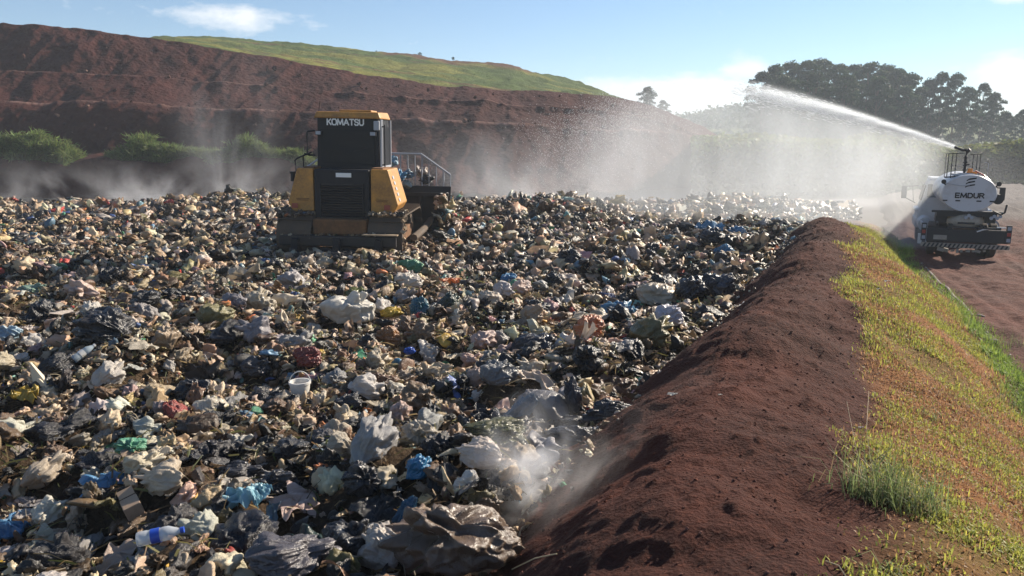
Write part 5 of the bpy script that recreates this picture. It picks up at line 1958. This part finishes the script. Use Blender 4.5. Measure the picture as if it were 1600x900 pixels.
def mist(t_):
    c = t_.node('ShaderNodeSeparateXYZ', {0: t_.coords()})
    s_ = t_.math('DIVIDE', t_.math('ADD', c.outputs[0], XL / 2), JL)
    zz = t_.math('ADD', c.outputs[2], (ZM0 + ZM1) / 2)
    arc_ = t_.math('ADD', NOZ[2], t_.math('MULTIPLY', s_, t_.math('SUBTRACT', A_, t_.math('MULTIPLY', s_, B_))))
    dro = t_.math('MAXIMUM', t_.math('SUBTRACT', s_, .95), 0.0)
    arc_ = t_.math('SUBTRACT', arc_, t_.math('MULTIPLY', t_.math('MULTIPLY', dro, dro), C_))
    below = t_.math('SUBTRACT', arc_, zz)
    soft = t_.math('ADD', .10, t_.math('MULTIPLY', s_, .62))
    rise = t_.math('DIVIDE', t_.math('ADD', below, t_.math('MULTIPLY', soft, .55)), soft)
    top = smooth(t_, rise, 0.0, 1.6)
    core = t_.math('DIVIDE', below, t_.math('ADD', .042, t_.math('MULTIPLY', s_, .14)))
    core = t_.math('EXPONENT', t_.math('MULTIPLY', t_.math('MULTIPLY', core, core), -1.0))
    lat_ = t_.math('DIVIDE', c.outputs[1], t_.math('ADD', .12, t_.math('MULTIPLY', s_, .34)))
    latc = t_.math('EXPONENT', t_.math('MULTIPLY', t_.math('MULTIPLY', lat_, lat_), -1.0))
    latw = t_.math('DIVIDE', c.outputs[1], t_.math('ADD', .35, t_.math('MULTIPLY', s_, .55)))
    latw = t_.math('EXPONENT', t_.math('MULTIPLY', t_.math('MULTIPLY', latw, latw), -1.0))
    edge_y = t_.math('SUBTRACT', 1.0, smooth(t_, t_.math('ABSOLUTE', c.outputs[1]), MW * .30, MW * .5))
    ends = t_.math('MULTIPLY', smooth(t_, s_, .0, .12), t_.math('SUBTRACT', 1.0, smooth(t_, s_, 1.75, 2.34)))
    v_ = t_.coords('Object', (1.0, 1.0, .34), (0, .35, 0))
    no = t_.noise(1.3, 3, .55, v_)
    no = smooth(t_, no, .25, .78)
    low = t_.math('MULTIPLY', t_.math('SUBTRACT', 1.0, t_.math('MULTIPLY', smooth(t_, zz, 2.6, .3), .35)), t_.math('SUBTRACT', 1.9, t_.math('MULTIPLY', smooth(t_, s_, .5, 1.25), 1.25)))
    curtain = t_.math('MULTIPLY', t_.math('MULTIPLY', top, latw), t_.math('MULTIPLY', ends, t_.math('ADD', .50, t_.math('MULTIPLY', no, .6))))
    curtain = t_.math('MULTIPLY', curtain, low)
    jet = t_.math('MULTIPLY', t_.math('MULTIPLY', core, latc), t_.math('SUBTRACT', 1.0, smooth(t_, s_, .45, 1.25)))
    st_ = t_.noise(1.0, 4, .6, t_.coords('Object', (1.3, 8.0, 8.0), (0, math.atan2(A_ - .2, JL), 0)))
    jet = t_.math('MULTIPLY', jet, t_.math('ADD', .25, t_.math('MULTIPLY', smooth(t_, st_, .38, .68), 1.3)))
    jet = t_.math('MULTIPLY', jet, t_.math('DIVIDE', 3.3, t_.math('ADD', .25, s_)))
    return t_.math('MULTIPLY', t_.math('ADD', t_.math('MULTIPLY', curtain, .37), jet), edge_y)


M_MIST = vol_material('water_mist', (.90, .95, 1.0), 1.0, mist, .45)
vol_box('water_mist', (mid[0], mid[1], (ZM0 + ZM1) / 2), math.atan2(JD[1], JD[0]), (XL, MW, ZM1 - ZM0), M_MIST)


def puff(scale_noise, lo_, hi_, zfade, flat=(1, 1, 1), soft=.55):
    """Density for a box volume: noise, fading to the sides, thinning upwards."""
    def f(t_):
        g_ = t_.node('ShaderNodeSeparateXYZ', {0: t_.coords('Generated')})
        e_ = None
        for k in (0, 1):
            q_ = t_.math('ABSOLUTE', t_.math('SUBTRACT', g_.outputs[k], .5))
            q_ = t_.math('SUBTRACT', 1.0, smooth(t_, q_, .5 - soft * .5, .5))
            e_ = q_ if e_ is None else t_.math('MULTIPLY', e_, q_)
        up_ = t_.math('POWER', t_.math('SUBTRACT', 1.0, smooth(t_, g_.outputs[2], .0, 1.0)), zfade)
        bot_ = smooth(t_, g_.outputs[2], .0, .06)
        no_ = smooth(t_, t_.noise(scale_noise, 5, .58, t_.coords('Object', flat), dist=.6), lo_, hi_)
        return t_.math('MULTIPLY', t_.math('MULTIPLY', e_, up_), t_.math('MULTIPLY', no_, bot_))
    return f


DUSTC = (.84, .86, .90)
vol_box('dust_cloud', (-17.5, 39.2, 1.6), 0, (27, 6, 4.2), vol_material('low_dust', (.92, .93, .96), .75, puff(.36, .47, .76, 2.4, (1, 1, 1.3)), .3))
vol_box('dust_cloud', (-15.2, 41.0, 4.6), 0, (8.0, 4.0, 9.0), vol_material('rising_dust', DUSTC, .20, puff(.45, .42, .75, .7, (1.3, 1, .5), .9), .3))
vol_box('dust_cloud', (.8, 34.2, 2.7), 0, (14, 5, 5.2), vol_material('machine_dust', DUSTC, .34, puff(.40, .36, .75, 1.2, (1, 1, .9), .8), .3))
vol_box('dust_cloud', (1.6, 33.6, 1.3), 0, (7, 3, 2.6), vol_material('white_dust', (.95, .95, .96), .9, puff(.8, .44, .72, 1.6, (1, 1, 1), .8), .3))
vol_box('dust_cloud', (13, 41, 2.2), 0, (34, 7, 5.0), vol_material('far_mist', (.93, .95, 1.0), .10, puff(.25, .25, .75, 1.0, (1, 1, 1), .7), .3))
ps = at(815, 772, z=.75)
vol_box('smoke', (ps[0] + .06, ps[1] + .25, .98), .3, (.75, .7, .95), vol_material('white_smoke', (.93, .95, 1.0), 14.0, puff(3.6, .44, .70, 1.1, (1, 1, .8), 1.0), .3))
pw = at(985, 715, z=.95)
vol_box('smoke', (pw[0] + .05, pw[1] + .15, 1.05), math.atan2(.9, .7), (3.4, .7, .6), vol_material('thin_smoke', (.92, .90, .90), 1.7, puff(2.2, .40, .75, 1.2, (.6, 1, 1), .95), .3))
hz = MB().box((0, 270, 15.3), (1250, 700, 34)).build('haze', vol_material('haze', (.80, .90, 1.0), .0009, lambda t_: t_.math('ADD', 1.0, 0.0), .1))
tag(hz, kind='stuff')
HM = hz.data.materials[0].node_tree
for n_ in HM.nodes:
    if n_.type == 'PRINCIPLED_VOLUME':
        for l_ in list(n_.inputs['Density'].links):
            HM.links.remove(l_)
        n_.inputs['Density'].default_value = .0009
